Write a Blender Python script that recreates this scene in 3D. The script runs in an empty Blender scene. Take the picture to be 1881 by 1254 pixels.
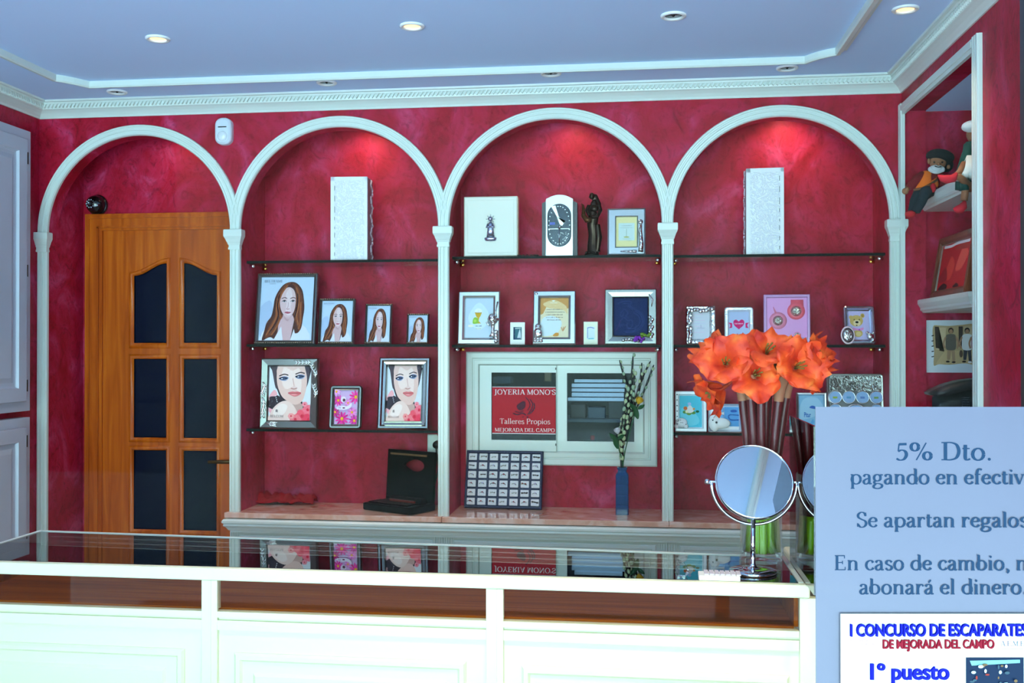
import bpy, bmesh, math, random
from mathutils import Vector, Matrix, Euler
R=math.radians
random.seed(7)
SC=bpy.context.scene
COL=SC.collection
# ------------------------------------------------------------------ camera
W,H,F=1881,1254,1842.0
YAW=R(7.1); PIT=math.atan(11/1842.0)
CAMP=(0.0,-4.0,1.52)
cd=bpy.data.cameras.new('camera'); cam=bpy.data.objects.new('camera',cd); COL.objects.link(cam)
cam.location=CAMP; cam.rotation_euler=(math.pi/2+PIT,0,YAW)
cd.sensor_width=36; cd.lens=36*F/W; cd.clip_start=0.05
SC.camera=cam
# ------------------------------------------------------------------ world, lights, exposure
wd=bpy.data.worlds.new('world'); SC.world=wd; wd.use_nodes=True
bg=wd.node_tree.nodes['Background']; bg.inputs[0].default_value=(0.36,0.64,1.0,1); bg.inputs[1].default_value=1.0
def area(name,loc,target,sx,sy,power,col):
    l=bpy.data.lights.new(name,'AREA'); l.shape='RECTANGLE'; l.size=sx; l.size_y=sy; l.energy=power; l.color=col
    o=bpy.data.objects.new(name,l); COL.objects.link(o); o.location=loc
    o.rotation_euler=(Vector(target)-Vector(loc)).to_track_quat('-Z','Y').to_euler()
    return o
area('daylight_through_shop_front',(-0.5,-9.0,1.7),(-0.6,0,1.5),5.4,3.0,320,(0.58,0.97,0.86))
sl=bpy.data.lights.new('sun_on_street','SUN'); sl.energy=42; sl.color=(0.50,0.80,1.0); sl.angle=.01
so_=bpy.data.objects.new('sun_on_street',sl); COL.objects.link(so_); so_.rotation_euler=(R(-30),R(8),0)
SC.view_settings.view_transform='Standard'; SC.view_settings.look='None'
SC.view_settings.exposure=0.30; SC.view_settings.gamma=1.0; SC.view_settings.use_curve_mapping=False
SC.cycles.use_denoising=True
SC.cycles.max_bounces=10; SC.cycles.transparent_max_bounces=24; SC.cycles.glossy_bounces=5
SC.cycles.sample_clamp_indirect=4.0
SC.cycles.caustics_reflective=False; SC.cycles.caustics_refractive=False
# ------------------------------------------------------------------ pixel -> place (camera of the photograph)
def ray(px,py):
    x=(px-W/2)/F; y=-(py-H/2)/F
    f=math.cos(PIT)-y*math.sin(PIT); up=y*math.cos(PIT)+math.sin(PIT)
    return (x*math.cos(YAW)-f*math.sin(YAW), x*math.sin(YAW)+f*math.cos(YAW), up)
def PY(px,py,Y):
    d=ray(px,py); t=(Y-CAMP[1])/d[1]; return Vector((t*d[0],Y,CAMP[2]+t*d[2]))
def PZ(px,py,Z):
    d=ray(px,py); t=(Z-CAMP[2])/d[2]; return Vector((t*d[0],CAMP[1]+t*d[1],Z))
def PX(px,py,X):
    d=ray(px,py); t=X/d[0]; return Vector((X,CAMP[1]+t*d[1],CAMP[2]+t*d[2]))
# ------------------------------------------------------------------ materials
def lin(c):
    return tuple(((v/255)/12.92 if v/255<=0.04045 else ((v/255+0.055)/1.055)**2.4) for v in c)
MATS={}
def M(rgb,rough=0.5,metal=0.0,coat=0.0,spec=0.5,emit=None,es=0.0):
    k=(tuple(rgb),rough,metal,coat,spec,emit,es)
    if k in MATS: return MATS[k]
    m=bpy.data.materials.new('paint'); m.use_nodes=True
    b=m.node_tree.nodes['Principled BSDF']; c=lin(rgb)
    b.inputs['Base Color'].default_value=(*c,1); b.inputs['Roughness'].default_value=rough
    b.inputs['Metallic'].default_value=metal; b.inputs['Coat Weight'].default_value=coat
    b.inputs['Specular IOR Level'].default_value=spec
    if emit: b.inputs['Emission Color'].default_value=(*lin(emit),1); b.inputs['Emission Strength'].default_value=es
    m.diffuse_color=(*c,1); MATS[k]=m; return m
def nodes(name):
    m=bpy.data.materials.new(name); m.use_nodes=True; nt=m.node_tree
    b=nt.nodes['Principled BSDF']; return m,nt,b
def N(nt,t,**kw):
    n=nt.nodes.new(t)
    for k,v in kw.items(): setattr(n,k,v)
    return n
def ramp(nt,fac,stops):
    r=N(nt,'ShaderNodeValToRGB'); e=r.color_ramp.elements
    while len(e)<len(stops): e.new(0.5)
    for i,(p,c) in enumerate(stops): e[i].position=p; e[i].color=(*lin(c),1)
    nt.links.new(fac,r.inputs[0]); return r
def stucco():
    m,nt,b=nodes('red_stucco'); L=nt.links.new
    g=N(nt,'ShaderNodeNewGeometry')
    mp=N(nt,'ShaderNodeMapping'); mp.inputs['Scale'].default_value=(1,1,0.75); L(g.outputs['Position'],mp.inputs[0])
    n1=N(nt,'ShaderNodeTexNoise'); n1.inputs['Scale'].default_value=4.5; n1.inputs['Detail'].default_value=7; n1.inputs['Roughness'].default_value=.62; n1.inputs['Distortion'].default_value=1.6
    L(mp.outputs[0],n1.inputs['Vector'])
    r1=ramp(nt,n1.outputs['Fac'],[(.30,(150,6,28)),(.45,(174,16,46)),(.57,(186,32,70)),(.72,(204,72,116))])
    n2=N(nt,'ShaderNodeTexNoise'); n2.inputs['Scale'].default_value=15; n2.inputs['Detail'].default_value=5; n2.inputs['Roughness'].default_value=.7; n2.inputs['Distortion'].default_value=3.5
    L(mp.outputs[0],n2.inputs['Vector'])
    r2=ramp(nt,n2.outputs['Fac'],[(.32,(172,160,166)),(.5,(250,250,250)),(.7,(255,255,255))])
    mx=N(nt,'ShaderNodeMix',data_type='RGBA',blend_type='MULTIPLY'); mx.inputs[0].default_value=.8
    L(r1.outputs[0],mx.inputs[6]); L(r2.outputs[0],mx.inputs[7]); L(mx.outputs[2],b.inputs['Base Color'])
    b.inputs['Roughness'].default_value=.5; b.inputs['Specular IOR Level'].default_value=.18; b.inputs['Coat Weight'].default_value=.05; b.inputs['Coat Roughness'].default_value=.18
    bp=N(nt,'ShaderNodeBump'); bp.inputs['Strength'].default_value=.10; bp.inputs['Distance'].default_value=.01
    L(n2.outputs['Fac'],bp.inputs['Height']); L(bp.outputs[0],b.inputs['Normal']); return m
def wood(name,c0,c1,c2,axis='Z',scale=1.0,rough=.32,coat=.4,spec=.25):
    m,nt,b=nodes(name); L=nt.links.new
    g=N(nt,'ShaderNodeNewGeometry'); mp=N(nt,'ShaderNodeMapping')
    s={'Z':(26,26,1.6),'X':(1.6,26,26)}[axis]; mp.inputs['Scale'].default_value=tuple(v*scale for v in s)
    L(g.outputs['Position'],mp.inputs[0])
    n1=N(nt,'ShaderNodeTexNoise'); n1.inputs['Scale'].default_value=1; n1.inputs['Detail'].default_value=5; n1.inputs['Distortion'].default_value=1.2
    L(mp.outputs[0],n1.inputs['Vector'])
    r=ramp(nt,n1.outputs['Fac'],[(.3,c0),(.5,c1),(.72,c2)])
    L(r.outputs[0],b.inputs['Base Color']); b.inputs['Roughness'].default_value=rough; b.inputs['Coat Weight'].default_value=coat; b.inputs['Coat Roughness'].default_value=.1; b.inputs['Specular IOR Level'].default_value=spec
    return m
def marble():
    m,nt,b=nodes('pink_marble'); L=nt.links.new
    g=N(nt,'ShaderNodeNewGeometry')
    n1=N(nt,'ShaderNodeTexNoise'); n1.inputs['Scale'].default_value=9; n1.inputs['Detail'].default_value=6; n1.inputs['Distortion'].default_value=1.5
    L(g.outputs['Position'],n1.inputs['Vector'])
    r=ramp(nt,n1.outputs['Fac'],[(.3,(206,146,122)),(.5,(222,172,150)),(.62,(230,194,180)),(.75,(234,214,206))])
    L(r.outputs[0],b.inputs['Base Color']); b.inputs['Roughness'].default_value=.12; b.inputs['Coat Weight'].default_value=.5; return m
def glass(name,tint=(255,255,255),boost=1.0,ior=1.5,refl=(1,1,1)):
    m=bpy.data.materials.new(name); m.use_nodes=True; nt=m.node_tree; nt.nodes.clear(); L=nt.links.new
    o=N(nt,'ShaderNodeOutputMaterial'); mx=N(nt,'ShaderNodeMixShader'); t=N(nt,'ShaderNodeBsdfTransparent'); gl=N(nt,'ShaderNodeBsdfGlossy')
    fr=N(nt,'ShaderNodeFresnel'); fr.inputs[0].default_value=ior
    ml=N(nt,'ShaderNodeMath',operation='MULTIPLY'); ml.inputs[1].default_value=boost; ml.use_clamp=True
    t.inputs[0].default_value=(*lin(tint),1); gl.inputs['Roughness'].default_value=.01; gl.inputs['Color'].default_value=(*refl,1)
    L(fr.outputs[0],ml.inputs[0]); L(ml.outputs[0],mx.inputs[0]); L(t.outputs[0],mx.inputs[1]); L(gl.outputs[0],mx.inputs[2]); L(mx.outputs[0],o.inputs[0]); return m
def film(name,rgb,op,rough=.35):
    m,nt,b=nodes(name); b.inputs['Base Color'].default_value=(*lin(rgb),1); b.inputs['Roughness'].default_value=rough; b.inputs['Alpha'].default_value=op; return m
def embossed():
    m,nt,b=nodes('white_embossed_card'); L=nt.links.new
    tc=N(nt,'ShaderNodeTexCoord'); n1=N(nt,'ShaderNodeTexNoise'); n1.inputs['Scale'].default_value=26; n1.inputs['Detail'].default_value=1; n1.inputs['Distortion'].default_value=3.0
    L(tc.outputs['Object'],n1.inputs['Vector'])
    w=N(nt,'ShaderNodeMath',operation='MULTIPLY'); w.inputs[1].default_value=26; L(n1.outputs['Fac'],w.inputs[0])
    s=N(nt,'ShaderNodeMath',operation='SINE'); L(w.outputs[0],s.inputs[0])
    r=ramp(nt,s.outputs[0],[(.35,(226,226,234)),(.62,(244,244,242))])
    L(r.outputs[0],b.inputs['Base Color']); b.inputs['Roughness'].default_value=.3
    bp=N(nt,'ShaderNodeBump'); bp.inputs['Strength'].default_value=.22; bp.inputs['Distance'].default_value=.003; L(s.outputs[0],bp.inputs['Height']); L(bp.outputs[0],b.inputs['Normal']); return m
def pitted(name,rgb,scale,strength,rough=.22,metal=1.0):
    m,nt,b=nodes(name); L=nt.links.new
    tc=N(nt,'ShaderNodeTexCoord'); n1=N(nt,'ShaderNodeTexNoise'); n1.inputs['Scale'].default_value=scale; n1.inputs['Detail'].default_value=2; n1.inputs['Distortion'].default_value=1
    L(tc.outputs['Object'],n1.inputs['Vector'])
    bp=N(nt,'ShaderNodeBump'); bp.inputs['Strength'].default_value=strength; bp.inputs['Distance'].default_value=.006; L(n1.outputs['Fac'],bp.inputs['Height']); L(bp.outputs[0],b.inputs['Normal'])
    b.inputs['Base Color'].default_value=(*lin(rgb),1); b.inputs['Metallic'].default_value=metal; b.inputs['Roughness'].default_value=rough; return m
def petal_mat():
    m,nt,b=nodes('orange_silk'); L=nt.links.new
    tc=N(nt,'ShaderNodeNewGeometry'); n1=N(nt,'ShaderNodeTexNoise'); n1.inputs['Scale'].default_value=30; n1.inputs['Detail'].default_value=4
    L(tc.outputs['Position'],n1.inputs['Vector'])
    r=ramp(nt,n1.outputs['Fac'],[(.3,(206,34,8)),(.46,(236,66,14)),(.56,(244,84,18)),(.7,(252,122,44))])
    L(r.outputs[0],b.inputs['Base Color']); b.inputs['Roughness'].default_value=.6; b.inputs['Subsurface Weight'].default_value=0.0
    return m
RED=stucco()
OAK=wood('oak_wood',(160,66,4),(186,84,8),(206,106,18),'Z',1.0,.35,.2)
CASEWOOD=wood('case_wood',(134,64,6),(156,80,8),(172,96,14),'X',1.0,.55,0.0,.03)
DARKWOOD=wood('dark_wood',(92,44,24),(116,60,36),(132,72,46))
MARBLE=marble()
WHITE=M((217,226,219),.35,coat=.15)
WHITE2=M((232,234,202),.4)
CEIL=M((196,220,255),.7)
SHELFGLASS=glass('shelf_glass',(246,250,248),.75,1.45)
SHELFEDGE=M((4,8,8),.5,spec=.15)
TOPGLASS=glass('counter_top_glass',(226,222,214),1.15,1.5)
PANE=glass('window_pane_glass',(255,255,255),.02,1.45)
CLEAR=glass('clear_vase_glass',(246,250,250),.55,1.40)
FRONTGLASS=glass('front_glass',(246,244,240),.08,1.45)
SIDEGLASS=glass('smoked_side_glass',(160,152,156),1.3,1.5)
BLUEGLASS=film('blue_bottle_glass',(24,74,128),.78,.12)
DOORGLASS=M((5,12,34),.10,spec=.16)
CHROME=M((214,220,228),.06,1.0)
SILVER=M((180,181,180),.24,1.0)
SILVERDK=M((150,150,148),.28,1.0)
PEWTER=M((120,124,122),.3,1.0)
GOLD=M((232,186,90),.25,1.0)
BLACK=M((10,10,12),.35)
ORNATE=pitted('ornate_silver',(215,217,218),60,.9)
EMB=embossed()
PETAL=petal_mat()
# ------------------------------------------------------------------ mesh building
def put(o,parent=None,loc=None,rot=None):
    COL.objects.link(o)
    if parent is not None: o.parent=parent
    if loc is not None: o.location=loc
    if rot is not None: o.rotation_euler=rot
    return o
class MB:
    def __init__(s): s.bm=bmesh.new(); s.mats=[]; s.mi=0; s.sm=False
    def use(s,m,smooth=False):
        if m not in s.mats: s.mats.append(m)
        s.mi=s.mats.index(m); s.sm=smooth; return s
    def f(s,vs):
        try:
            fc=s.bm.faces.new(vs); fc.material_index=s.mi; fc.smooth=s.sm; return fc
        except ValueError: return None
    def face(s,pts): return s.f([s.bm.verts.new(p) for p in pts])
    def box(s,x0,x1,y0,y1,z0,z1,mx=None):
        v=[Vector((x,y,z)) for x in (x0,x1) for y in (y0,y1) for z in (z0,z1)]
        if mx is not None: v=[mx@p for p in v]
        v=[s.bm.verts.new(p) for p in v]
        for q in ((0,1,3,2),(4,6,7,5),(0,4,5,1),(2,3,7,6),(0,2,6,4),(1,5,7,3)): s.f([v[i] for i in q])
        return s
    def bbox(s,x0,x1,y0,y1,z0,z1,b=.003,mx=None):
        t=bmesh.new(); vs=[t.verts.new((x,y,z)) for x in (x0,x1) for y in (y0,y1) for z in (z0,z1)]
        for q in ((0,1,3,2),(4,6,7,5),(0,4,5,1),(2,3,7,6),(0,2,6,4),(1,5,7,3)): t.faces.new([vs[i] for i in q])
        bmesh.ops.bevel(t,geom=list(t.edges),offset=b,segments=2,affect='EDGES',profile=.5)
        return s.merge(t,mx)
    def merge(s,t,mx=None):
        d={}
        for v in t.verts: d[v]=s.bm.verts.new(mx@v.co if mx is not None else v.co)
        for fc in t.faces: s.f([d[v] for v in fc.verts])
        t.free(); return s
    def rings(s,rs,close=True,cap0=True,cap1=True):
        vr=[[s.bm.verts.new(p) for p in r] for r in rs]
        n=len(vr[0])
        for a,b in zip(vr,vr[1:]):
            for i in range(n if close else n-1): s.f([a[i],a[(i+1)%n],b[(i+1)%n],b[i]])
        if close and cap0: s.f(vr[0][::-1])
        if close and cap1: s.f(vr[-1])
        return s
    def lathe(s,prof,seg=24,c=(0,0,0),mx=None,sx=1,sy=1,cap=True):
        rs=[]
        for r,z in prof:
            ring=[Vector((c[0]+sx*max(r,1e-5)*math.cos(2*math.pi*k/seg),c[1]+sy*max(r,1e-5)*math.sin(2*math.pi*k/seg),c[2]+z)) for k in range(seg)]
            if mx is not None: ring=[mx@p for p in ring]
            rs.append(ring)
        return s.rings(rs,True,cap,cap)
    def tube(s,path,rad,seg=10,flat=1.0,cap=True):
        path=[Vector(p) for p in path]; n=len(path)
        if not hasattr(rad,'__len__'): rad=[rad]*n
        rs=[]; up=None
        for i,p in enumerate(path):
            t=(path[min(i+1,n-1)]-path[max(i-1,0)]).normalized()
            if up is None: up=Vector((0,0,1)) if abs(t.z)<.9 else Vector((0,1,0))
            a=t.cross(up)
            if a.length<1e-6: a=t.cross(Vector((1,0,0)))
            a.normalize(); b=a.cross(t).normalized(); up=b
            rs.append([p+a*rad[i]*math.cos(2*math.pi*k/seg)+b*rad[i]*flat*math.sin(2*math.pi*k/seg) for k in range(seg)])
        return s.rings(rs,True,cap,cap)
    def ball(s,c,r,seg=14,rg=9,sc=(1,1,1),mx=None):
        c=Vector(c); rs=[]
        for i in range(rg+1):
            th=math.pi*i/rg; rr=max(math.sin(th),1e-4)
            ring=[Vector((r*sc[0]*rr*math.cos(2*math.pi*k/seg),r*sc[1]*rr*math.sin(2*math.pi*k/seg),-r*sc[2]*math.cos(th))) for k in range(seg)]
            rs.append([c+(mx@p if mx is not None else p) for p in ring])
        return s.rings(rs)
    def prism(s,pts,y0,y1,mx=None):
        a=[Vector((x,y0,z)) for x,z in pts]; b=[Vector((x,y1,z)) for x,z in pts]
        if mx is not None: a=[mx@p for p in a]; b=[mx@p for p in b]
        va=[s.bm.verts.new(p) for p in a]; vb=[s.bm.verts.new(p) for p in b]; n=len(pts)
        s.f(va); s.f(vb[::-1])
        for i in range(n): s.f([va[i],vb[i],vb[(i+1)%n],va[(i+1)%n]])
        return s
    def loft(s,w,h,prof,cr=0,cx=0,cz=0,y=0,fill=False,ns=4,back=True):
        """rect moulding: prof = [(inset, forward)], faces -y, centred on (cx,cz)"""
        rs=[]
        for ins,fw in prof:
            rs.append([Vector((cx+px,y-fw,cz+pz)) for px,pz in rrect(w-2*ins,h-2*ins,max(cr-ins,0 if cr==0 else .0005),ns)])
        vr=[[s.bm.verts.new(p) for p in r] for r in rs]; n=len(vr[0])
        for a,b in zip(vr,vr[1:]):
            for i in range(n): s.f([a[i],a[(i+1)%n],b[(i+1)%n],b[i]])
        if fill: s.f(vr[-1])
        if back: s.f(vr[0][::-1])
        return s
    def build(s,name,parent=None,loc=None,rot=None,weld=True):
        if weld: bmesh.ops.remove_doubles(s.bm,verts=s.bm.verts,dist=1e-6)
        bmesh.ops.recalc_face_normals(s.bm,faces=s.bm.faces)
        me=bpy.data.meshes.new(name); s.bm.to_mesh(me); s.bm.free()
        for m in s.mats: me.materials.append(m)
        return put(bpy.data.objects.new(name,me),parent,loc,rot)
def rrect(w,h,r,ns=4):
    if r<=0: return [(-w/2,-h/2),(w/2,-h/2),(w/2,h/2),(-w/2,h/2)]
    r=min(r,w/2-1e-5,h/2-1e-5); out=[]
    for cx,cz,a0 in ((-w/2+r,-h/2+r,180),(w/2-r,-h/2+r,270),(w/2-r,h/2-r,0),(-w/2+r,h/2-r,90)):
        for k in range(ns+1):
            a=R(a0+90*k/ns); out.append((cx+r*math.cos(a),cz+r*math.sin(a)))
    return out
def remesh(o,voxel,smooth=2):
    m=o.modifiers.new('r','REMESH'); m.mode='VOXEL'; m.voxel_size=voxel; m.use_smooth_shade=True
    if smooth:
        k=o.modifiers.new('s','SMOOTH'); k.iterations=smooth; k.factor=.5
    dg=bpy.context.evaluated_depsgraph_get(); me=bpy.data.meshes.new_from_object(o.evaluated_get(dg))
    mats=list(o.data.materials); o.modifiers.clear(); o.data=me
    if not me.materials:
        for x in mats: me.materials.append(x)
    return o
def thing(name,label,cat,loc=(0,0,0),rot=(0,0,0),group=None):
    o=bpy.data.objects.new(name,None); o.empty_display_size=.05; put(o,None,loc,rot)
    o['label']=label; o['category']=cat
    if group: o['group']=group
    return o
def tag(o,label,cat,group=None):
    o['label']=label; o['category']=cat
    if group: o['group']=group
    return o
def struct(o,label=None):
    o['kind']='structure'
    if label: o['label']=label
    return o
def cr(pts,n=6,closed=False):
    P=[Vector(p) for p in pts]; out=[]; m=len(P)
    for i in range(m if closed else m-1):
        p0=P[(i-1)%m] if (closed or i>0) else P[0]*2-P[1]
        p1=P[i]; p2=P[(i+1)%m]
        p3=P[(i+2)%m] if (closed or i<m-2) else p2*2-p1
        for k in range(n):
            t=k/n
            out.append(.5*((2*p1)+(p2-p0)*t+(2*p0-5*p1+4*p2-p3)*t*t+(3*p1-p0-3*p2+p3)*t**3))
    if not closed: out.append(P[-1])
    return out
# ------------------------------------------------------------------ a serif alphabet drawn as pen strokes
TK,TN=.098,.036
def ar(cx,cy,rx,ry,a0,a1,n=14): return [(cx+rx*math.cos(R(a0+(a1-a0)*k/n)),cy+ry*math.sin(R(a0+(a1-a0)*k/n))) for k in range(n+1)]
def S_(*p): return ('s',[tuple(q) for q in p])
def L_(x0,y0,x1,y1,w=None): return ('l',[(x0,y0),(x1,y1)],w)
def A_(*a): return ('a',ar(*a))
def sf(x,y,w=.11): return ('l',[(x-w,y),(x+w,y)],.034)
X=.45; C=.68
G={
'a':(.46,[S_((.07,.34),(.12,.42),(.2,.445),(.29,.41),(.32,.33)),L_(.32,.34,.32,.06),S_((.32,.06),(.36,.01),(.43,.03)),S_((.32,.27),(.18,.23),(.08,.15),(.08,.06),(.15,.0),(.25,.03),(.32,.1))]),
'b':(.54,[L_(.12,.0,.12,.70),sf(.09,.70,.05),A_(.25,.22,.2,.22,-180,180)]),
'c':(.44,[S_((.38,.34),(.33,.42),(.24,.44),(.12,.37),(.07,.22),(.12,.08),(.23,.01),(.34,.04),(.4,.11))]),
'd':(.55,[L_(.42,.0,.42,.70),sf(.38,.70,.05),sf(.46,.01,.05),A_(.27,.22,.2,.22,0,360)]),
'e':(.46,[L_(.08,.25,.38,.25,.034),S_((.38,.25),(.36,.38),(.24,.44),(.12,.37),(.07,.22),(.12,.08),(.24,.01),(.34,.04),(.4,.11))]),
'f':(.32,[S_((.13,.0),(.13,.3),(.13,.52),(.18,.66),(.27,.7),(.33,.65)),L_(.03,X,.28,X,.034),sf(.13,.01,.09)]),
'g':(.5,[A_(.22,.29,.15,.15,0,360),S_((.13,.16),(.08,.08),(.14,.03),(.3,.02),(.42,-.04),(.4,-.15),(.24,-.21),(.08,-.17),(.06,-.08),(.16,.01)),S_((.34,.38),(.4,.43),(.47,.42))]),
'i':(.26,[L_(.12,.0,.12,X),sf(.08,X-.01,.05),sf(.12,.01,.09),('d',(.12,.62),.055)]),
'l':(.26,[L_(.12,.0,.12,.70),sf(.08,.70,.05),sf(.12,.01,.09)]),
'm':(.84,[L_(.12,.0,.12,X),sf(.08,X-.01,.05),sf(.12,.01,.09),S_((.12,.32),(.2,.41),(.3,.43),(.38,.38),(.4,.3)),L_(.4,.0,.4,.31),sf(.4,.01,.09),S_((.4,.32),(.48,.41),(.58,.43),(.67,.38),(.69,.3)),L_(.69,.0,.69,.31),sf(.69,.01,.09)]),
'n':(.56,[L_(.12,.0,.12,X),sf(.08,X-.01,.05),sf(.12,.01,.09),S_((.12,.32),(.2,.41),(.31,.43),(.4,.38),(.42,.3)),L_(.42,.0,.42,.31),sf(.42,.01,.09)]),
'o':(.52,[A_(.25,.22,.19,.225,0,360)]),
'p':(.55,[L_(.12,-.2,.12,X),sf(.08,X-.01,.05),sf(.12,-.2,.09),A_(.28,.22,.2,.22,0,360)]),
'r':(.4,[L_(.12,.0,.12,X),sf(.08,X-.01,.05),sf(.12,.01,.09),S_((.12,.28),(.19,.4),(.28,.44),(.35,.41)),('d',(.34,.39),.045)]),
's':(.4,[S_((.33,.36),(.26,.43),(.16,.44),(.09,.37),(.1,.29),(.2,.23),(.31,.17),(.33,.09),(.26,.01),(.14,.01),(.06,.09))]),
't':(.32,[S_((.13,.58),(.13,.3),(.13,.08),(.19,.01),(.3,.05)),L_(.03,X-.01,.28,X-.01,.036)]),
'v':(.48,[L_(.06,X,.23,.0,.09),L_(.4,X,.23,.0,.04),sf(.07,X-.01,.09),sf(.39,X-.01,.08)]),
'u':(.56,[L_(.12,X,.12,.14),S_((.12,.14),(.16,.03),(.26,.0),(.36,.05),(.42,.14)),L_(.42,X,.42,.0),sf(.08,X-.01,.05),sf(.38,X-.01,.05)]),
'A':(.68,[L_(.1,.0,.33,C,.04),L_(.58,.0,.35,C,.1),L_(.19,.23,.47,.23,.036),sf(.1,.01,.1),sf(.58,.01,.1)]),
'C':(.64,[S_((.56,.52),(.5,.63),(.36,.68),(.17,.58),(.08,.34),(.16,.1),(.36,.0),(.5,.05),(.58,.16)),L_(.565,.5,.565,.66,.034)]),
'D':(.7,[L_(.15,.0,.15,C),sf(.11,C-.015,.1),sf(.11,.015,.1),S_((.15,.665),(.34,.665),(.53,.58),(.61,.34),(.53,.1),(.34,.015),(.15,.015))]),
'E':(.6,[L_(.15,.0,.15,C),L_(.05,C-.015,.5,C-.015,.034),L_(.05,.015,.53,.015,.034),L_(.15,.35,.4,.35,.034),L_(.49,.54,.49,.68,.034),L_(.52,.0,.52,.15,.034),L_(.4,.27,.4,.43,.034)]),
'I':(.34,[L_(.16,.0,.16,C),sf(.16,C-.015,.11),sf(.16,.015,.11)]),
'J':(.38,[S_((.2,.66),(.2,.3),(.19,.0),(.1,-.12),(.02,-.1)),sf(.2,C-.015,.11)]),
'L':(.56,[L_(.15,.0,.15,C),sf(.15,C-.015,.1),L_(.05,.015,.5,.015,.034),L_(.5,.0,.5,.17,.034)]),
'M':(.86,[L_(.13,.0,.13,C,.04),L_(.13,C,.42,.04,.1),L_(.42,.04,.7,C,.04),L_(.7,.0,.7,C,.1),sf(.13,.015,.09),sf(.7,.015,.1),sf(.09,C-.015,.06),sf(.74,C-.015,.06)]),
'N':(.74,[L_(.13,.0,.13,C,.04),L_(.13,C,.6,.0,.1),L_(.6,.0,.6,C,.04),sf(.13,.015,.09),sf(.09,C-.015,.06),sf(.6,C-.015,.09)]),
'O':(.74,[A_(.36,.34,.29,.34,0,360,22)]),
'P':(.58,[L_(.15,.0,.15,C),sf(.15,.015,.1),sf(.11,C-.015,.06),S_((.15,.665),(.36,.665),(.49,.58),(.49,.43),(.36,.33),(.15,.33))]),
'R':(.66,[L_(.15,.0,.15,C),sf(.15,.015,.1),sf(.11,C-.015,.06),S_((.15,.665),(.34,.665),(.47,.59),(.47,.46),(.34,.36),(.15,.36)),L_(.3,.36,.58,.0,.09),sf(.6,.015,.05)]),
'S':(.52,[S_((.43,.52),(.36,.65),(.22,.68),(.1,.58),(.11,.45),(.24,.36),(.4,.28),(.45,.15),(.36,.02),(.2,.0),(.07,.14)),L_(.435,.5,.435,.67,.034),L_(.065,.01,.065,.18,.034)]),
'T':(.62,[L_(.31,.0,.31,C),sf(.31,.015,.1),L_(.05,C-.015,.57,C-.015,.034),L_(.06,.53,.06,.68,.034),L_(.56,.53,.56,.68,.034)]),
'Y':(.66,[L_(.08,C,.33,.3,.1),L_(.58,C,.33,.3,.04),L_(.33,.0,.33,.32),sf(.33,.015,.1),sf(.1,C-.015,.1),sf(.56,C-.015,.09)]),
'B':(.6,[L_(.15,.0,.15,C),sf(.11,.015,.06),sf(.11,C-.015,.06),S_((.15,.665),(.34,.665),(.44,.59),(.44,.46),(.33,.37),(.15,.36)),S_((.3,.36),(.45,.32),(.52,.19),(.45,.06),(.32,.015),(.15,.015))]),
'5':(.5,[L_(.14,.33,.17,.62,.04),L_(.17,.6,.43,.61,.075),S_((.14,.33),(.26,.38),(.38,.33),(.42,.19),(.34,.04),(.2,.0),(.08,.06))]),
'%':(.86,[A_(.21,.5,.13,.15,0,360),A_(.64,.16,.13,.15,0,360),L_(.26,.0,.6,.66,.036)]),
'.':(.24,[('d',(.11,.035),.055)]),
',':(.24,[('d',(.11,.03),.05),S_((.14,.03),(.14,-.06),(.08,-.13))]),
"'":(.2,[L_(.1,.66,.09,.48,.07)]),
' ':(.25,[]),
}
G['á']=(G['a'][0],G['a'][1]+[L_(.2,.52,.3,.66,.06)])
def ribbon(P,wf):
    n=len(P); l=[]; r=[]
    for i in range(n):
        a=P[max(i-1,0)]; b=P[min(i+1,n-1)]; dx=b[0]-a[0]; dy=b[1]-a[1]; d=math.hypot(dx,dy) or 1e-6
        w=wf(dx/d,dy/d)/2; nx,ny=-dy/d,dx/d
        l.append((P[i][0]+nx*w,P[i][1]+ny*w)); r.append((P[i][0]-nx*w,P[i][1]-ny*w))
    return [[l[i],l[i+1],r[i+1],r[i]] for i in range(n-1)]
def serif(txt,bold=1.0):
    x=0; out=[]
    for ch in txt:
        adv,st=G[ch]
        for s in st:
            if s[0]=='d':
                out.append([(x+s[1][0]+s[2]*math.cos(R(30*k)),s[1][1]+s[2]*math.sin(R(30*k))) for k in range(12)]); continue
            P=s[1]; w=None
            if s[0]=='s': P=[(v.x,v.y) for v in cr([(a,b,0) for a,b in P],5)]
            if s[0]=='l':
                w=s[2]
                if w is None: w=TK
            wf=(lambda dx,dy,w=w: w*bold) if w else (lambda dx,dy: (TN+(TK-TN)*abs(dy)**1.4)*bold)
            for q in ribbon(P,wf): out.append([(x+a,b) for a,b in q])
        x+=adv
    return x,out
def heavy(txt,embolden=0.0):
    w,p=sans(txt,.022); out=[]
    for k,dx in enumerate((-.024,0,.024)): out+=[[(a+dx+.024,b) for a,b in q] for q in p]
    return w+.048,out
def sans(txt,embolden=0.0):
    cu=bpy.data.curves.new('t','FONT'); cu.body=txt; cu.size=1; cu.offset=embolden; cu.resolution_u=4
    o=bpy.data.objects.new('t',cu); COL.objects.link(o)
    dg=bpy.context.evaluated_depsgraph_get(); me=bpy.data.meshes.new_from_object(o.evaluated_get(dg))
    out=[[(me.vertices[i].co.x,me.vertices[i].co.y) for i in p.vertices] for p in me.polygons]
    bpy.data.objects.remove(o); bpy.data.curves.remove(cu); bpy.data.meshes.remove(me)
    xs=[p[0] for q in out for p in q]; x0=min(xs)
    out=[[(a-x0,b) for a,b in q] for q in out]
    return max(xs)-x0,out
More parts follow.
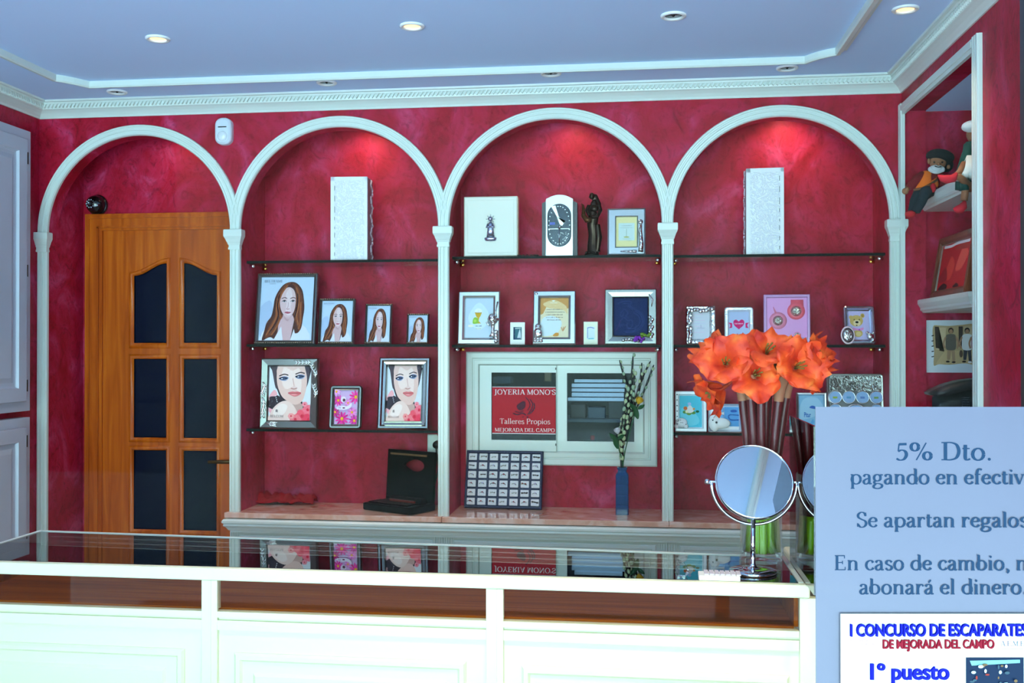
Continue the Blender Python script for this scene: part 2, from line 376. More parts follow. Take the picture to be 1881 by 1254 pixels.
def clip(P,w,h):
    for ax,lim,sg in ((0,0,1),(0,w,-1),(1,0,1),(1,h,-1)):
        Q=[]
        for i in range(len(P)):
            a=P[i-1]; b=P[i]; ia=(a[ax]-lim)*sg>=0; ib=(b[ax]-lim)*sg>=0
            if ia!=ib:
                t=(lim-a[ax])/(b[ax]-a[ax]); Q.append((a[0]+(b[0]-a[0])*t,a[1]+(b[1]-a[1])*t))
            if ib: Q.append(b)
        P=Q
        if not P: return P
    return P
class Pic:
    """a printed sheet: flat coloured shapes, coordinates 0..1 of its width and height"""
    def __init__(s,w,h,bgc=(255,255,255),rough=.3,eps=.00012):
        s.w=w; s.h=h; s.sh=[]; s.rough=rough; s.eps=eps; s.k=0
        s.poly(bgc,[(0,0),(1,0),(1,1),(0,1)])
    def add(s,c,polys):
        s.k+=1; s.sh.append((c,polys,s.k)); return s
    def poly(s,c,pts): return s.add(c,[[(a*s.w,b*s.h) for a,b in pts]])
    def blob(s,c,pts,n=5): return s.poly(c,[(v.x,v.y) for v in cr([(a,b,0) for a,b in pts],n,True)])
    def ell(s,c,cx,cy,rx,ry=None,rot=0,n=20):
        if ry is None: ry=rx*s.w/s.h
        out=[]
        for k in range(n):
            a=2*math.pi*k/n; x=rx*s.w*math.cos(a); y=ry*s.h*math.sin(a)
            out.append(((cx*s.w+x*math.cos(rot)-y*math.sin(rot))/s.w,(cy*s.h+x*math.sin(rot)+y*math.cos(rot))/s.h))
        return s.poly(c,out)
    def line(s,c,pts,wd,sm=True):
        P=[(v.x*s.w,v.y*s.h) for v in cr([(a,b,0) for a,b in pts],6)] if sm else [(a*s.w,b*s.h) for a,b in pts]
        return s.add(c,ribbon(P,lambda a,b: wd*s.w))
    def scrawl(s,c,x0,x1,y,hh):
        rnd=random.Random(int(x0*1000+y*7919)); P=[]; x=x0
        while x<x1:
            wd=rnd.uniform(.012,.03); P.append([((x)*s.w,y*s.h),((x+wd)*s.w,y*s.h),((x+wd*.8)*s.w,(y+hh*rnd.uniform(.45,1))*s.h),((x+.002)*s.w,(y+hh*rnd.uniform(.45,1))*s.h)]); x+=wd+rnd.choice((.008,.008,.03))
        return s.add(c,P)
    def text(s,c,txt,x,y,width,height=None,fn=serif,bold=1.0,cap=.68,anchor='l'):
        """x,y lower-left of baseline in 0..1, width as part of sheet width; height = cap height part of sheet height"""
        adv,polys=fn(txt,bold)
        sx=width*s.w/adv; sy=sx if height is None else height*s.h/cap
        ox=x*s.w-(adv*sx/2 if anchor=='c' else 0)
        return s.add(c,[[(ox+a*sx,y*s.h+b*sy) for a,b in q] for q in polys])
    def build(s,name,parent=None,loc=(0,0,0),rot=None,thick=.0006,base=None):
        mb=MB()
        mb.use(base or M(s.sh[0][0],max(s.rough,.45),spec=.12)); mb.box(-s.w/2,s.w/2,0,thick,0,s.h)
        for i,(c,polys,k) in enumerate(s.sh):
            if i==0 and base: continue
            mb.use(c if isinstance(c,bpy.types.Material) else M(c,max(s.rough,.45),spec=.12))
            for jj,P in enumerate(polys):
                P=clip(P,s.w,s.h)
                Q=[]
                for p in P:
                    if not Q or math.hypot(p[0]-Q[-1][0],p[1]-Q[-1][1])>1e-6: Q.append(p)
                if len(Q)>2 and math.hypot(Q[0][0]-Q[-1][0],Q[0][1]-Q[-1][1])<1e-6: Q.pop()
                if len(Q)>=3: mb.face([(a-s.w/2,-s.eps*k-1.5e-6*jj,b) for a,b in Q])
        # every printed face must look towards -y
        for fc in mb.bm.faces: fc.normal_update()
        for fc in list(mb.bm.faces)[6:]:
            if fc.normal.y>0: fc.normal_flip()
        me=bpy.data.meshes.new(name); mb.bm.to_mesh(me); mb.bm.free()
        for m in mb.mats: me.materials.append(m)
        return put(bpy.data.objects.new(name,me),parent,loc,rot)
# ================================================================== THE ROOM
XL,XR=-2.535,1.01
PIL=[-2.512,-1.656,-0.776,0.120,0.984]
HALF=.0215; SPR=2.007; CZ=2.56; NB=.27; TOPZ=.840
def sweep(mb,path,prof,side=1):
    """profile (offset to the right of the path, z) swept along a plan polyline with mitred corners"""
    P=[Vector((a,b,0)) for a,b in path]; n=len(P); rs=[]
    for i in range(n):
        d0=(P[i]-P[i-1]).normalized() if i>0 else (P[1]-P[0]).normalized()
        d1=(P[i+1]-P[i]).normalized() if i<n-1 else d0
        n0=Vector((d0.y,-d0.x,0)); n1=Vector((d1.y,-d1.x,0)); m=(n0+n1); m=m/max(m.length_squared,1e-6)*2
        rs.append([P[i]+m*(o*side)+Vector((0,0,z)) for o,z in prof])
    mb.rings(rs,True)
# floor
fm,fnt,fb=nodes('floor_tile')
bt=N(fnt,'ShaderNodeTexBrick'); bt.offset=0; bt.inputs['Scale'].default_value=1.0; bt.inputs['Brick Width'].default_value=.4; bt.inputs['Row Height'].default_value=.4; bt.inputs['Mortar Size'].default_value=.004
bt.inputs['Color1'].default_value=(.60,.58,.56,1); bt.inputs['Color2'].default_value=(.66,.64,.62,1); bt.inputs['Mortar'].default_value=(.35,.34,.33,1)
g=N(fnt,'ShaderNodeNewGeometry'); fnt.links.new(g.outputs['Position'],bt.inputs['Vector']); fnt.links.new(bt.outputs[0],fb.inputs[0]); fb.inputs['Roughness'].default_value=.25
mb=MB().use(fm); mb.box(-3.2,2.2,-3.3,.9,-.06,0); struct(mb.build('floor'))
mb=MB().use(M((190,190,192),.8)); mb.box(-9,9,-14,-3.3,-.10,-.02); struct(mb.build('floor_pavement'))
# ceiling and walls
mb=MB().use(CEIL); mb.box(-2.6,2.0,-3.3,.0,CZ,CZ+.06); struct(mb.build('ceiling'))
mb=MB().use(RED); mb.box(XL-.08,XL,-3.2,.30,0,CZ); struct(mb.build('wall_left'))
# back wall: thin front with four arches, a deeper niche behind each
mb=MB().use(RED)
T=.07; TZ=CZ
def qd(a,b,c,d): mb.face([a,b,c,d])
edges=[]
for i in range(4):
    xa,xb=PIL[i],PIL[i+1]; c=(xa+xb)/2; r=(xb-xa)/2-HALF; n=40
    zb=0 if i==0 else TOPZ
    pts=[(c+r*math.cos(math.pi-math.pi*k/n),SPR+r*math.sin(math.pi*k/n)) for k in range(n+1)]
    for (x0,z0),(x1,z1) in zip(pts,pts[1:]):
        for y in (0,T): qd((x0,y,z0),(x1,y,z1),(x1,y,TZ),(x0,y,TZ))
        qd((x0,0,z0),(x1,0,z1),(x1,T,z1),(x0,T,z0))
    for x in (c-r,c+r): qd((x,0,zb),(x,NB,zb),(x,NB,SPR),(x,0,SPR)); qd((x,T,SPR),(x,NB,SPR),(x,NB,2.52),(x,T,2.52))
    edges.append((c-r,c+r))
cols=[(XL,edges[0][0])]+[(edges[i][1],edges[i+1][0]) for i in range(3)]+[(edges[3][1],XR)]
for k,(x0,x1) in enumerate(cols):
    zb=0 if k==0 else TOPZ
    qd((x0,0,zb),(x1,0,zb),(x1,0,TZ),(x0,0,TZ))
    qd((x0,T,SPR),(x1,T,SPR),(x1,T,TZ),(x0,T,TZ))
# niche backs, with the opening of the workshop window in the third
WX0,WX1=PY(857,750,NB).x,PY(1207,750,NB).x
WZ1=PY(1030,646,NB).z; WZ0=PY(1030,854,NB).z
def back(x0,x1,z0,z1): mb.box(x0,x1,NB,NB+.06,z0,z1)
back(XL,edges[2][0],0,2.52); back(edges[2][0],WX0+.02,0,2.52); back(WX1-.02,XR,0,2.52)
back(WX0+.02,WX1-.02,0,WZ0+.02); back(WX0+.02,WX1-.02,WZ1-.02,2.52)
mb.box(XL,XR,T,NB+.06,2.52,2.56)
struct(mb.build('wall_back'))
# dark workshop behind the window
mb=MB().use(M((34,36,44),.6)); 
mb.box(WX0-.3,WX1+.3,.86,.9,.7,1.9); mb.box(WX0-.34,WX0-.3,NB+.06,.9,.7,1.9); mb.box(WX1+.3,WX1+.34,NB+.06,.9,.7,1.9); mb.box(WX0-.3,WX1+.3,NB+.06,.9,1.86,1.9); mb.box(WX0-.3,WX1+.3,NB+.06,.9,.7,.74)
struct(mb.build('wall_workshop'))
# right wall with the tall alcove
AY0,AY1,AZ=-.868,-.03,2.42
mb=MB().use(RED)
mb.box(XR,XR+.08,AY0,AY1,AZ,CZ); mb.box(XR,XR+.08,AY1,.3,0,CZ); mb.box(XR,XR+.08,-3.2,AY0,0,CZ)
mb.box(XR+.08,1.86,-.012,.06,0,2.5); mb.box(1.80,1.86,-.95,-.012,0,2.5); mb.box(XR+.08,1.86,-1.0,-.93,0,2.5)
struct(mb.build('wall_right'))
mb=MB().use(CEIL); mb.box(XR+.08,1.80,-.93,-.012,AZ,AZ+.05); struct(mb.build('ceiling_alcove'))
tn=[0]
def trim(mb):
    tn[0]+=1; return struct(mb.build('trim_%d'%tn[0]))
# cornice with rope band
path=[(XL,-3.18),(XL,0),(XR,0),(XR,-3.18)]
mb=MB().use(WHITE)
cor=[(0,2.495),(.006,2.495),(.010,2.503),(.020,2.514),(.032,2.523),(.040,2.527),(.042,2.534),(.050,2.546),(.054,2.546),(.056,2.552),(.068,2.553),(.070,2.560),(0,2.560)]
sweep(mb,path,cor)
def beads(p0,p1,step=.0165):
    p0=Vector(p0);p1=Vector(p1); d=(p1-p0); n=int(d.length/step); q=Vector((0,0,1)).rotation_difference(d.normalized())
    for k in range(n):
        c=p0+d*((k+.5)/n); m=Matrix.Translation(c)@d.to_track_quat('X','Z').to_matrix().to_4x4()@Matrix.Rotation(R(35),4,'Y')
        mb.box(-.0035,.0035,-.006,.006,-.009,.009,m)
beads((XL+.047,-.047,2.539),(XR-.047,-.047,2.539)); beads((XR-.047,-.05,2.539),(XR-.047,-2.4,2.539)); beads((XL+.047,-.05,2.539),(XL+.047,-1.9,2.539))
trim(mb)
# ceiling tray moulding with notched corners
def arcp(cx,cy,r,a0,a1,n=8): return [(cx+r*math.cos(R(a0+(a1-a0)*k/n)),cy+r*math.sin(R(a0+(a1-a0)*k/n))) for k in range(n+1)]
tp=[(-2.205,-3.1),(-2.205,-.425)]+[(-2.185,-.405),(-2.160,-.372),(-2.140,-.335)]+[(-2.128,-.312),(.600,-.312)]+[(.616,-.338),(.640,-.368),(.668,-.392),(.694,-.408)]+[(.694,-3.1)]
mb=MB().use(WHITE); sweep(mb,tp,[(-.034,CZ),(-.034,CZ-.004),(-.024,CZ-.007),(-.018,CZ-.012),(-.012,CZ-.013),(-.008,CZ-.024),(.006,CZ-.026),(.010,CZ-.02),(.010,CZ)],1); trim(mb)
# arch mouldings, pilasters with capitals
for i in range(4):
    xa,xb=PIL[i],PIL[i+1]; c=(xa+xb)/2; r=(xb-xa)/2; n=48; rs=[]
    pr=[(-.0225,.0),(-.0225,.012),(-.0185,.018),(-.0125,.018),(-.0105,.014),(-.0035,.014),(-.0015,.018),(.0045,.018),(.0065,.014),(.0115,.014),(.0135,.018),(.0195,.018),(.0225,.013),(.0225,.0)]
    for k in range(n+1):
        a=math.pi-math.pi*k/n; rs.append([Vector((c+(r+o)*math.cos(a),-f-.0006*i,SPR+(r+o)*math.sin(a))) for o,f in pr])
    mb=MB().use(WHITE); mb.rings(rs,True); trim(mb)
for i,x in enumerate(PIL):
    z0=0 if i==0 else TOPZ
    mb=MB().use(WHITE)
    pr=[(-.0225,0),(-.0225,.013),(-.019,.019),(-.013,.019),(-.011,.014),(-.006,.014),(-.004,.019),(.002,.019),(.004,.014),(.009,.014),(.011,.019),(.018,.019),(.0225,.013),(.0225,0)]
    mb.rings([[Vector((x+o,-f,z)) for o,f in pr] for z in (z0,1.932)],True)
    if i==0: mb.box(x-.026,x+.026,-.022,0,0,.12)
    def lay(w,d,za,zb): mb.box(x-w/2,x+w/2,-d,.0,za,zb)
    lay(.050,.024,1.926,1.935); lay(.047,.021,1.935,1.946)
    mb.rings([[Vector((x-w/2,0,z)),Vector((x-w/2,-d,z)),Vector((x+w/2,-d,z)),Vector((x+w/2,0,z))] for w,d,z in ((.052,.024,1.946),(.056,.027,1.955),(.058,.029,1.956),(.066,.034,1.968),(.076,.040,1.978),(.078,.041,1.980),(.078,.041,2.004),(.074,.039,2.008))],True)
    trim(mb)
# alcove opening trim
mb=MB().use(WHITE)
def fl(y0,y1,z0,z1):
    mb.box(XR-.010,XR,y0,y1,z0,z1); n=3
    for k in range(n):
        a=y0+(y1-y0)*(k+.15)/n; b=y0+(y1-y0)*(k+.7)/n; mb.box(XR-.016,XR-.010,a,b,z0,z1)
fl(-.045,-.003,0,2.447); fl(-.905,-.852,0,2.447)
mb.box(XR-.012,XR,-.852,-.045,2.405,2.447); mb.box(XR-.017,XR-.012,-.852,-.045,2.418,2.436)
mb.box(XR,XR+.085,-.870,-.862,0,AZ)
trim(mb)
# shop window that the photograph looks through
mb=MB().use(M((14,15,22),.4)); x0=PY(1875,600,-3.12).x
mb.box(x0,x0+.05,-3.20,-3.12,0,CZ); mb.box(-2.6,1.2,-3.199,-3.121,-.0,.35); mb.box(-2.6,-2.5,-3.20,-3.12,.35,CZ)
w2=struct(mb.build('window_2'))
mb=MB().use(PANE); mb.box(-2.5,x0,-3.17,-3.164,.35,CZ); mb.build('pane',w2)
mb=MB().use(PANE); mb.box(x0+.05,1.2,-3.17,-3.164,.35,CZ); mb.build('pane',w2)
# ------------------------------------------------------------------ door in the first niche
mb=MB().use(OAK)
for (x0,x1,z0,z1) in ((-2.463,-2.381,0,2.119),(-1.705,-1.6785,0,2.119),(-2.381,-1.705,2.044,2.119)):
    mb.box(x0,x1,.235,NB,z0,z1)
mb.box(-2.455,-2.440,.229,.235,0,2.112); mb.box(-2.405,-2.396,.228,.235,0,2.06); mb.box(-2.44,-1.68,.229,.235,2.098,2.112); mb.box(-2.405,-1.68,.228,.235,2.055,2.064)
door=struct(mb.build('door_1'))
mb=MB().use(OAK); F0,F1=.246,.268
PX0,PX1,PX2,PX3=-2.246,-2.075,-2.011,-1.840
rows=[(1.53,1.845),(1.109,1.478),(.699,1.07),(.29,.66)]
mb.box(-2.381,PX0,F0,F1,.0,2.044); mb.box(PX3,-1.705,F0,F1,0,2.044); 
for z0,z1 in rows: mb.box(PX1,PX2,F0,F1,z0,z1 if z1<1.8 else 1.9059)
for z0,z1 in ((1.478,1.53),(1.07,1.109),(.66,.699),(0,.29)): mb.box(PX0,PX3,F0,F1,z0,z1)
def og(t): return 1.848+.058*(.5-.5*math.cos(math.pi*min(1,t*1.0)))
cl=[(PX0+(PX1-PX0)*k/14,og(k/14)) for k in range(15)]; og1=og(1); cr_=[(PX3-(x-PX0),z) for x,z in cl][::-1]
mb.prism(cl+cr_+[(PX3,2.044),(PX0,2.044)],F0,F1)
leaf=mb.build('door_leaf',door)
for i,(z0,z1) in enumerate(rows):
    for j,(x0,x1) in enumerate(((PX0,PX1),(PX2,PX3))):
        if i==0:
            top=cl if j==0 else cr_
            out=[(x0,z0)]+[(x1,z0)]+top[::-1]
        else: out=[(x0,z0),(x1,z0),(x1,z1),(x0,z1)]
        mb=MB().use(DOORGLASS)
        cx=sum(p[0] for p in out)/len(out); cz=(min(p[1] for p in out)+max(p[1] for p in out))/2
        inn=[(cx+(px-cx)*(1-.026/(x1-x0)),cz+(pz-cz)*(1-.026/(z1-z0))) for px,pz in out]
        mb.rings([[Vector((a,.2622,b)) for a,b in out],[Vector((a,.2590,b)) for a,b in inn]],True,False,True)
        mb.build('glass_pane',leaf)
        mb=MB().use(OAK,True); P=[Vector((a,.247,b)) for a,b in out]; ns=len(P); rs=[]
        cxy=Vector((cx,.247,cz))
        for off,fy in ((-.012,.246),(-.008,.240),(-.002,.238),(.005,.243),(.009,.252)):
            rs.append([Vector((cx+(p.x-cx)*(1-2*off/(x1-x0)),fy,cz+(p.z-cz)*(1-2*off/(z1-z0)))) for p in P])
        mb.rings(rs,True,False,False); mb.build('glazing_bead',leaf)
mb=MB().use(M((96,70,40),.3,1)); mb.tube([(-1.752,.246,1.02),(-1.752,.205,1.02),(-1.79,.2,1.02),(-1.865,.2,1.018)],[.009,.009,.009,.007],10); mb.bbox(-1.772,-1.732,.241,.247,.93,1.09,.002); mb.build('door_handle',leaf)
# ------------------------------------------------------------------ workshop window
def wp(px,py,y=NB): return PY(px,py,y)
mb=MB().use(WHITE); cx=(WX0+WX1)/2; cz=(WZ0+WZ1)/2; ww=WX1-WX0; wh=WZ1-WZ0
mb.loft(ww,wh,[(0,0),(0,.012),(.006,.016),(.026,.016),(.03,.010),(.034,.010),(.036,.014),(.052,.014),(.056,.006),(.06,-.02),(.06,-.05),(0.01,-.05)],0,cx,cz,NB,back=False)
win=struct(mb.build('window_1'))
ix0,ix1=WX0+.058,WX1-.058; iz0,iz1=WZ0+.058,WZ1-.058
def sash(x0,x1,gx0,gx1,gz0,gz1,y):
    mb=MB().use(WHITE)
    for a,b,c,d in ((x0,gx0,iz0,iz1),(gx1,x1,iz0,iz1),(gx0,gx1,iz0,gz0),(gx0,gx1,gz1,iz1)): mb.box(a,b,y,y+.018,c,d)
    s=mb.build('sash',win)
    mb=MB().use(glass('workshop_glass',(222,228,234),.09,1.5)); mb.box(gx0,gx1,y+.008,y+.011,gz0,gz1); mb.build('pane',s); return s
gz0=wp(960,808).z; gz1=wp(960,684).z
xm=wp(1022,750).x
s1=sash(ix0,xm,wp(903,750).x,xm-.001,gz0,gz1,NB-.006)
sash(xm,ix1,wp(1041,750).x,wp(1165,750).x,gz0-.004,gz1-.002,NB+.014)
mb=MB().use(BLACK); mb.box(xm-.004,xm,NB-.010,NB-.006,gz1+.012,gz1+.022); mb.box(xm-.004,xm,NB-.010,NB-.006,gz0-.022,gz0-.012); mb.build('latch',s1)
# ------------------------------------------------------------------ downlights
def downlight(px,py,lit,label):
    p=PZ(px,py,CZ); t=thing('downlight',label,'ceiling light',(p.x,p.y,CZ),(0,0,0),'recessed ceiling downlights')
    r=.040
    mb=MB().use(M((242,244,242),.35),True)
    mb.lathe([(r-.013,.012),(r-.013,-.002),(r-.011,-.006),(r-.004,-.007),(r,-.004),(r,0)],28,cap=False); mb.build('bezel',t)
    if lit:
        mb=MB().use(M((255,236,205),.4,emit=(255,196,118),es=1.5)); mb.lathe([(r-.013,-.001),(0.001,-.002)],24); mb.build('lamp',t)
    else:
        mb=MB().use(M((70,76,82),.15,1.0),True); mb.lathe([(r-.013,-.001),(.016,.016),(.006,.02)],24,cap=True); mb.ball((0,0,.004),.007,8,6,(1,1,1.4)); mb.build('lamp',t)
    return t
rowt='the row nearest the camera'
for px,py,lit,l in ((290,70,1,'lit recessed downlight glowing warm, left end of the near ceiling row'),(757,47,1,'lit recessed downlight glowing warm, second from left in the near ceiling row'),
    (1237,28,0,'unlit downlight between two glowing ones in the near ceiling row'),(1663,16,1,'lit recessed downlight beside the right-hand cornice, outside the ceiling moulding'),
    (215,168,0,'unlit chrome downlight above the arch with the wooden door'),(600,151,0,'unlit chrome downlight above the arch with the portrait frames'),
    (1012,134,0,'unlit chrome downlight above the arch with the clock'),(1446,124,0,'unlit chrome downlight above the rightmost arch')):
    t=downlight(px,py,lit,l)
    if lit:
        ld=bpy.data.lights.new('lamp_glow','SPOT'); ld.energy=26 if px<1600 else 7; ld.color=(1,.84,.62); ld.spot_size=R(100); ld.spot_blend=.8; ld.shadow_soft_size=.03
        put(bpy.data.objects.new('lamp_glow',ld),t,(0,0,-.02))
for lx,ly in ((-.35,-2.4),(.25,-2.4),(.75,-2.5)):  # unseen spots added to brighten and warm the counter front
    ld=bpy.data.lights.new('added_counter_spot','SPOT'); ld.energy=34; ld.color=(1,.90,.58); ld.spot_size=R(105); ld.spot_blend=.8; ld.shadow_soft_size=.035
    put(bpy.data.objects.new('added_counter_spot',ld),None,(lx,ly,CZ-.02))
# lamps in the tops of the niches
for i in range(4):
    c=(PIL[i]+PIL[i+1])/2
    ld=bpy.data.lights.new('niche_lamp','SPOT'); ld.energy=(1.2,3.2,2.4,4.2)[i]; ld.color=(1,.70,.44); ld.spot_size=R(120); ld.spot_blend=1; ld.shadow_soft_size=.025
    o=put(bpy.data.objects.new('niche_lamp',ld),None,(c+.06,.12,2.505)); o.rotation_euler=(R(22),0,0)
# ------------------------------------------------------------------ cupboards under the niches
mb=MB().use(MARBLE)
seams=[-1.690,PIL[2]-.002,PIL[3]+.004,XR]
wt=thing('worktop','pink marble worktop running under the three shelved arches','worktop',(0,0,TOPZ))
for a,b in zip(seams,seams[1:]):
    mb=MB().use(MARBLE); mb.bbox(a+.0006,b-.0006,-.040,NB-.001,-.022,0,.002); mb.build('marble_slab',wt)
mb=MB().use(WHITE)
prof=[(0,.815),(.055,.815),(.060,.808),(.060,.800),(.054,.796),(.056,.788),(.046,.779),(.040,.768),(.034,.766),(.034,.758),(.02,.756),(0,.756)]
sweep(mb,[(-1.632,.02),(-1.632,0),(XR-.001,0)],[(o,z-TOPZ) for o,z in prof],1)
mb.build('edge_moulding',wt)
units=[(-1.676,PIL[2],'white panelled base cupboard under the portrait arch, next to the door'),(PIL[2],PIL[3],'white panelled base cupboard under the arch with the workshop window'),(PIL[3],XR,'white panelled base cupboard under the rightmost arch')]
for a,b,l in units:
    t=thing('base_cupboard',l,'cupboard',((a+b)/2,0,0),(0,0,0),'base cupboards under the arches'); w=b-a-.001
    mb=MB().use(WHITE); mb.box(-w/2,w/2,-.012,NB-.002,.0,.755); 
    for sx in (-1,1):
        for k in range(4):
            xx=sx*(w/2-.006-.009*k); mb.box(xx-.003,xx+.003,-.018,-.012,.05,.755)
    mb.build('body',t)
    mb=MB().use(WHITE); mb.loft(w-.09,.69,[(0,0),(0,.006),(.004,.008),(.016,.008),(.02,.003),(.05,.003),(.06,.008)],0,0,.40,-.012,True); mb.build('door_panel',t)
# ------------------------------------------------------------------ wall cabinets on the left wall
def wcab(z0,z1,ya,yb,label,hz):
    t=thing('wall_cabinet',label,'cabinet',(XL,0,0),(0,0,0),'white cabinets on the left wall')
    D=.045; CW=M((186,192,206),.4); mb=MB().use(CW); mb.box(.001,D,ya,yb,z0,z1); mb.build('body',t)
    # door lies in the y-z plane, looking to +x
    dy0,dy1=ya+.04,yb-.048
    def dr(w,h,prof,fill,name,par,m=CW):
        mb=MB().use(m); mb.loft(w,h,prof,0,0,0,0,fill); 
        return mb.build(name,par,(D,(dy0+dy1)/2,(z0+z1)/2),(0,0,R(90)))
    w,h=dy1-dy0,z1-z0-.08
    d=dr(w,h,[(0,0),(0,.016),(.003,.019),(.055,.019),(.06,.008),(.066,.006),(.078,.006),(.098,.015)],True,'door',t)
    for z in hz:
        mb=MB().use(M((60,52,46),.35,1)); mb.lathe([(.005,-.024),(.005,.024)],10); mb.build('hinge',t,(D+.014,dy1+.004,z))
    return t
zt=PX(55,242,XL+.045).z; zb=PX(53,754,XL+.045).z; ye=PX(55.5,500,XL+.045).y
wcab(zb,zt,ye-1.0,ye,'upper white panelled cabinet on the red left wall',[PX(47,290,-2.48).z,PX(47,497,-2.48).z,PX(46,708,-2.48).z])
zt2=PX(53,766,XL+.045).z
wcab(.10,zt2,ye-1.0,ye,'lower white panelled cabinet on the red left wall, seen behind the counter end',[PX(46,810,-2.48).z,.35])
# ------------------------------------------------------------------ the glass counter
CF=-1.515; CX0,CX1=-1.845,.400; CT=.950
BL,BR=-1.080,-1.190
def cb(x): return BL+(BR-BL)*(x-CX0)/(CX1-CX0)
ct=thing('display_counter','long white shop counter with a glass top and low glazed front','counter',(-.7,-1.3,0))
def ch(mb,name,par=ct): 
    o=mb.build(name,par); o.matrix_parent_inverse=Matrix.Translation((-.7,-1.3,0)).inverted(); return o
p1a,p1b=PY(371,1100,CF).x,PY(400,1100,CF).x; p2a,p2b=PY(893,1100,CF).x,PY(925,1100,CF).x; p3a,p3b=PY(1492,1110,CF).x,PY(1538,1110,CF).x
GZ0,GZ1=.838,.918
def slab(mb,z0,z1,in0=0,inb=0,x0=CX0,x1=CX1):
    a=[(x0+in0,CF+in0),(x1-in0,CF+in0),(x1-in0,cb(x1)-inb),(x0+in0,cb(x0)-inb)]
    mb.rings([[Vector((x,y,z)) for x,y in a] for z in (z0,z1)],True)
# plinth carcass (open box of panels below the case)
mb=MB().use(WHITE2); slab(mb,0,.822,.006,.006); 
mb.box(CX0+.03,CX1-.013,CF-.003,CF+.02,.8225,GZ0-.0005)                                # ledge under the glass
mb.box(CX0+.03,CX1-.013,CF-.002,CF+.005,.790,.815)
ch(mb,'carcass')
for a,b in ((CX0,CX0+.03),(p1a,p1b),(p2a,p2b),(CX1-.012,CX1+.058)):
    mb=MB().use(WHITE2); mb.bbox(a,b,CF-.004,CF+.0055,.0,GZ1-.0003,.0015); mb.box(a+.001,b-.001,CF+.0055,CF+.021,.8425,GZ1-.0005)
    mb.box(a+(b-a)*.55,a+(b-a)*.62,CF-.006,CF-.004,0,GZ1-.001); ch(mb,'post')
mb=MB().use(WHITE2); a=[(CX0,CF),(CX1+.01,CF),(CX1,BR),(CX0,BL)]
mb.bbox(CX0,CX1+.012,CF-.008,CF+.016,GZ1,CT,.004)
o=ch(mb,'front_rail')
mb=MB().use(WHITE)
mb.rings([[Vector((CX0,BL,z)),Vector((CX1,BR,z)),Vector((CX1,BR-.012,z)),Vector((CX0,BL-.012,z))] for z in (GZ1,CT+.002)],True)
mb.box(CX0,CX0+.012,CF+.016,BL-.012,GZ1,CT+.002); mb.box(CX1-.012,CX1,CF+.016,BR-.006,GZ1,CT+.002)
ch(mb,'rear_rail')
mb=MB().use(CASEWOOD); slab(mb,.822,.842,.022,.014); ch(mb,'wooden_shelf')
mb=MB().use(CASEWOOD); mb.rings([[Vector((CX0+.012,BL-.014,z)),Vector((CX1-.012,BR-.014,z)),Vector((CX1-.012,BR-.030,z)),Vector((CX0+.012,BL-.030,z))] for z in (.842,.918)],True)
mb.box(CX0+.012,CX0+.022,CF+.022,BL-.03,.842,.918); mb.box(CX1-.022,CX1-.012,CF+.022,BR-.03,.842,.918); ch(mb,'wooden_back')
mb=MB().use(TOPGLASS); a=[(CX0+.0125,CF+.0165),(CX1-.0125,CF+.0165),(CX1-.0125,BR-.0145),(CX0+.0125,BL-.0145)]
mb.rings([[Vector((x,y,z)) for x,y in a] for z in (CT-.007,CT)],True); ch(mb,'glass_top')
for a,b in ((CX0+.03,p1a),(p1b,p2a),(p2b,CX1-.012)):
    mb=MB().use(FRONTGLASS); mb.box(a+.001,b-.001,CF+.006,CF+.010,GZ0,GZ1); ch(mb,'front_glass')
for x0,x1,zt in ((CX0+.05,PY(338,1192,CF).x,PY(338,1192,CF).z),(PY(430,1197,CF).x,PY(856,1219,CF).x,PY(640,1207,CF).z),(PY(958,1222,CF).x,PY(1450,1244,CF).x,PY(1200,1232,CF).z)):
    mb=MB().use(WHITE2); h=zt-.08; mb.loft(x1-x0,h,[(0,0),(0,.004),(.006,.010),(.016,.010),(.022,.003),(.05,.003),(.058,.009)],0,(x0+x1)/2,.08+h/2,CF+.006,True); ch(mb,'front_panel')
# side return of the counter, half hidden by the notices
sr=thing('side_counter','low white counter joining the right end of the display counter behind the notices','counter',(.72,-1.4,0))
mb=MB().use(WHITE2); mb.bbox(CX1+.06-.72,XR-.002-.72,-.06,.35,0,.90,.004); mb.build('body',sr)
mb=MB().use(WHITE2); mb.bbox(CX1+.016-.72,XR-.004-.72,-.10,.36,.925,.95,.008); mb.box(CX1+.06-.72,XR-.006-.72,-.05,.35,.90,.925); mb.build('top',sr)
# glass partition standing on the counter end
gp=thing('glass_partition','smoked glass side panel standing upright on the right end of the counter, beside the flowers','glass panel',(CX1+.005,-1.35,CT+.0025))
mb=MB().use(SIDEGLASS); zt=PX(1450,765,CX1).z-CT; ya=PX(1449,765,CX1).y+1.35; yb=-1.632+1.35
mb.box(-.003,.003,yb,ya,0,zt); mb.build('pane',gp)
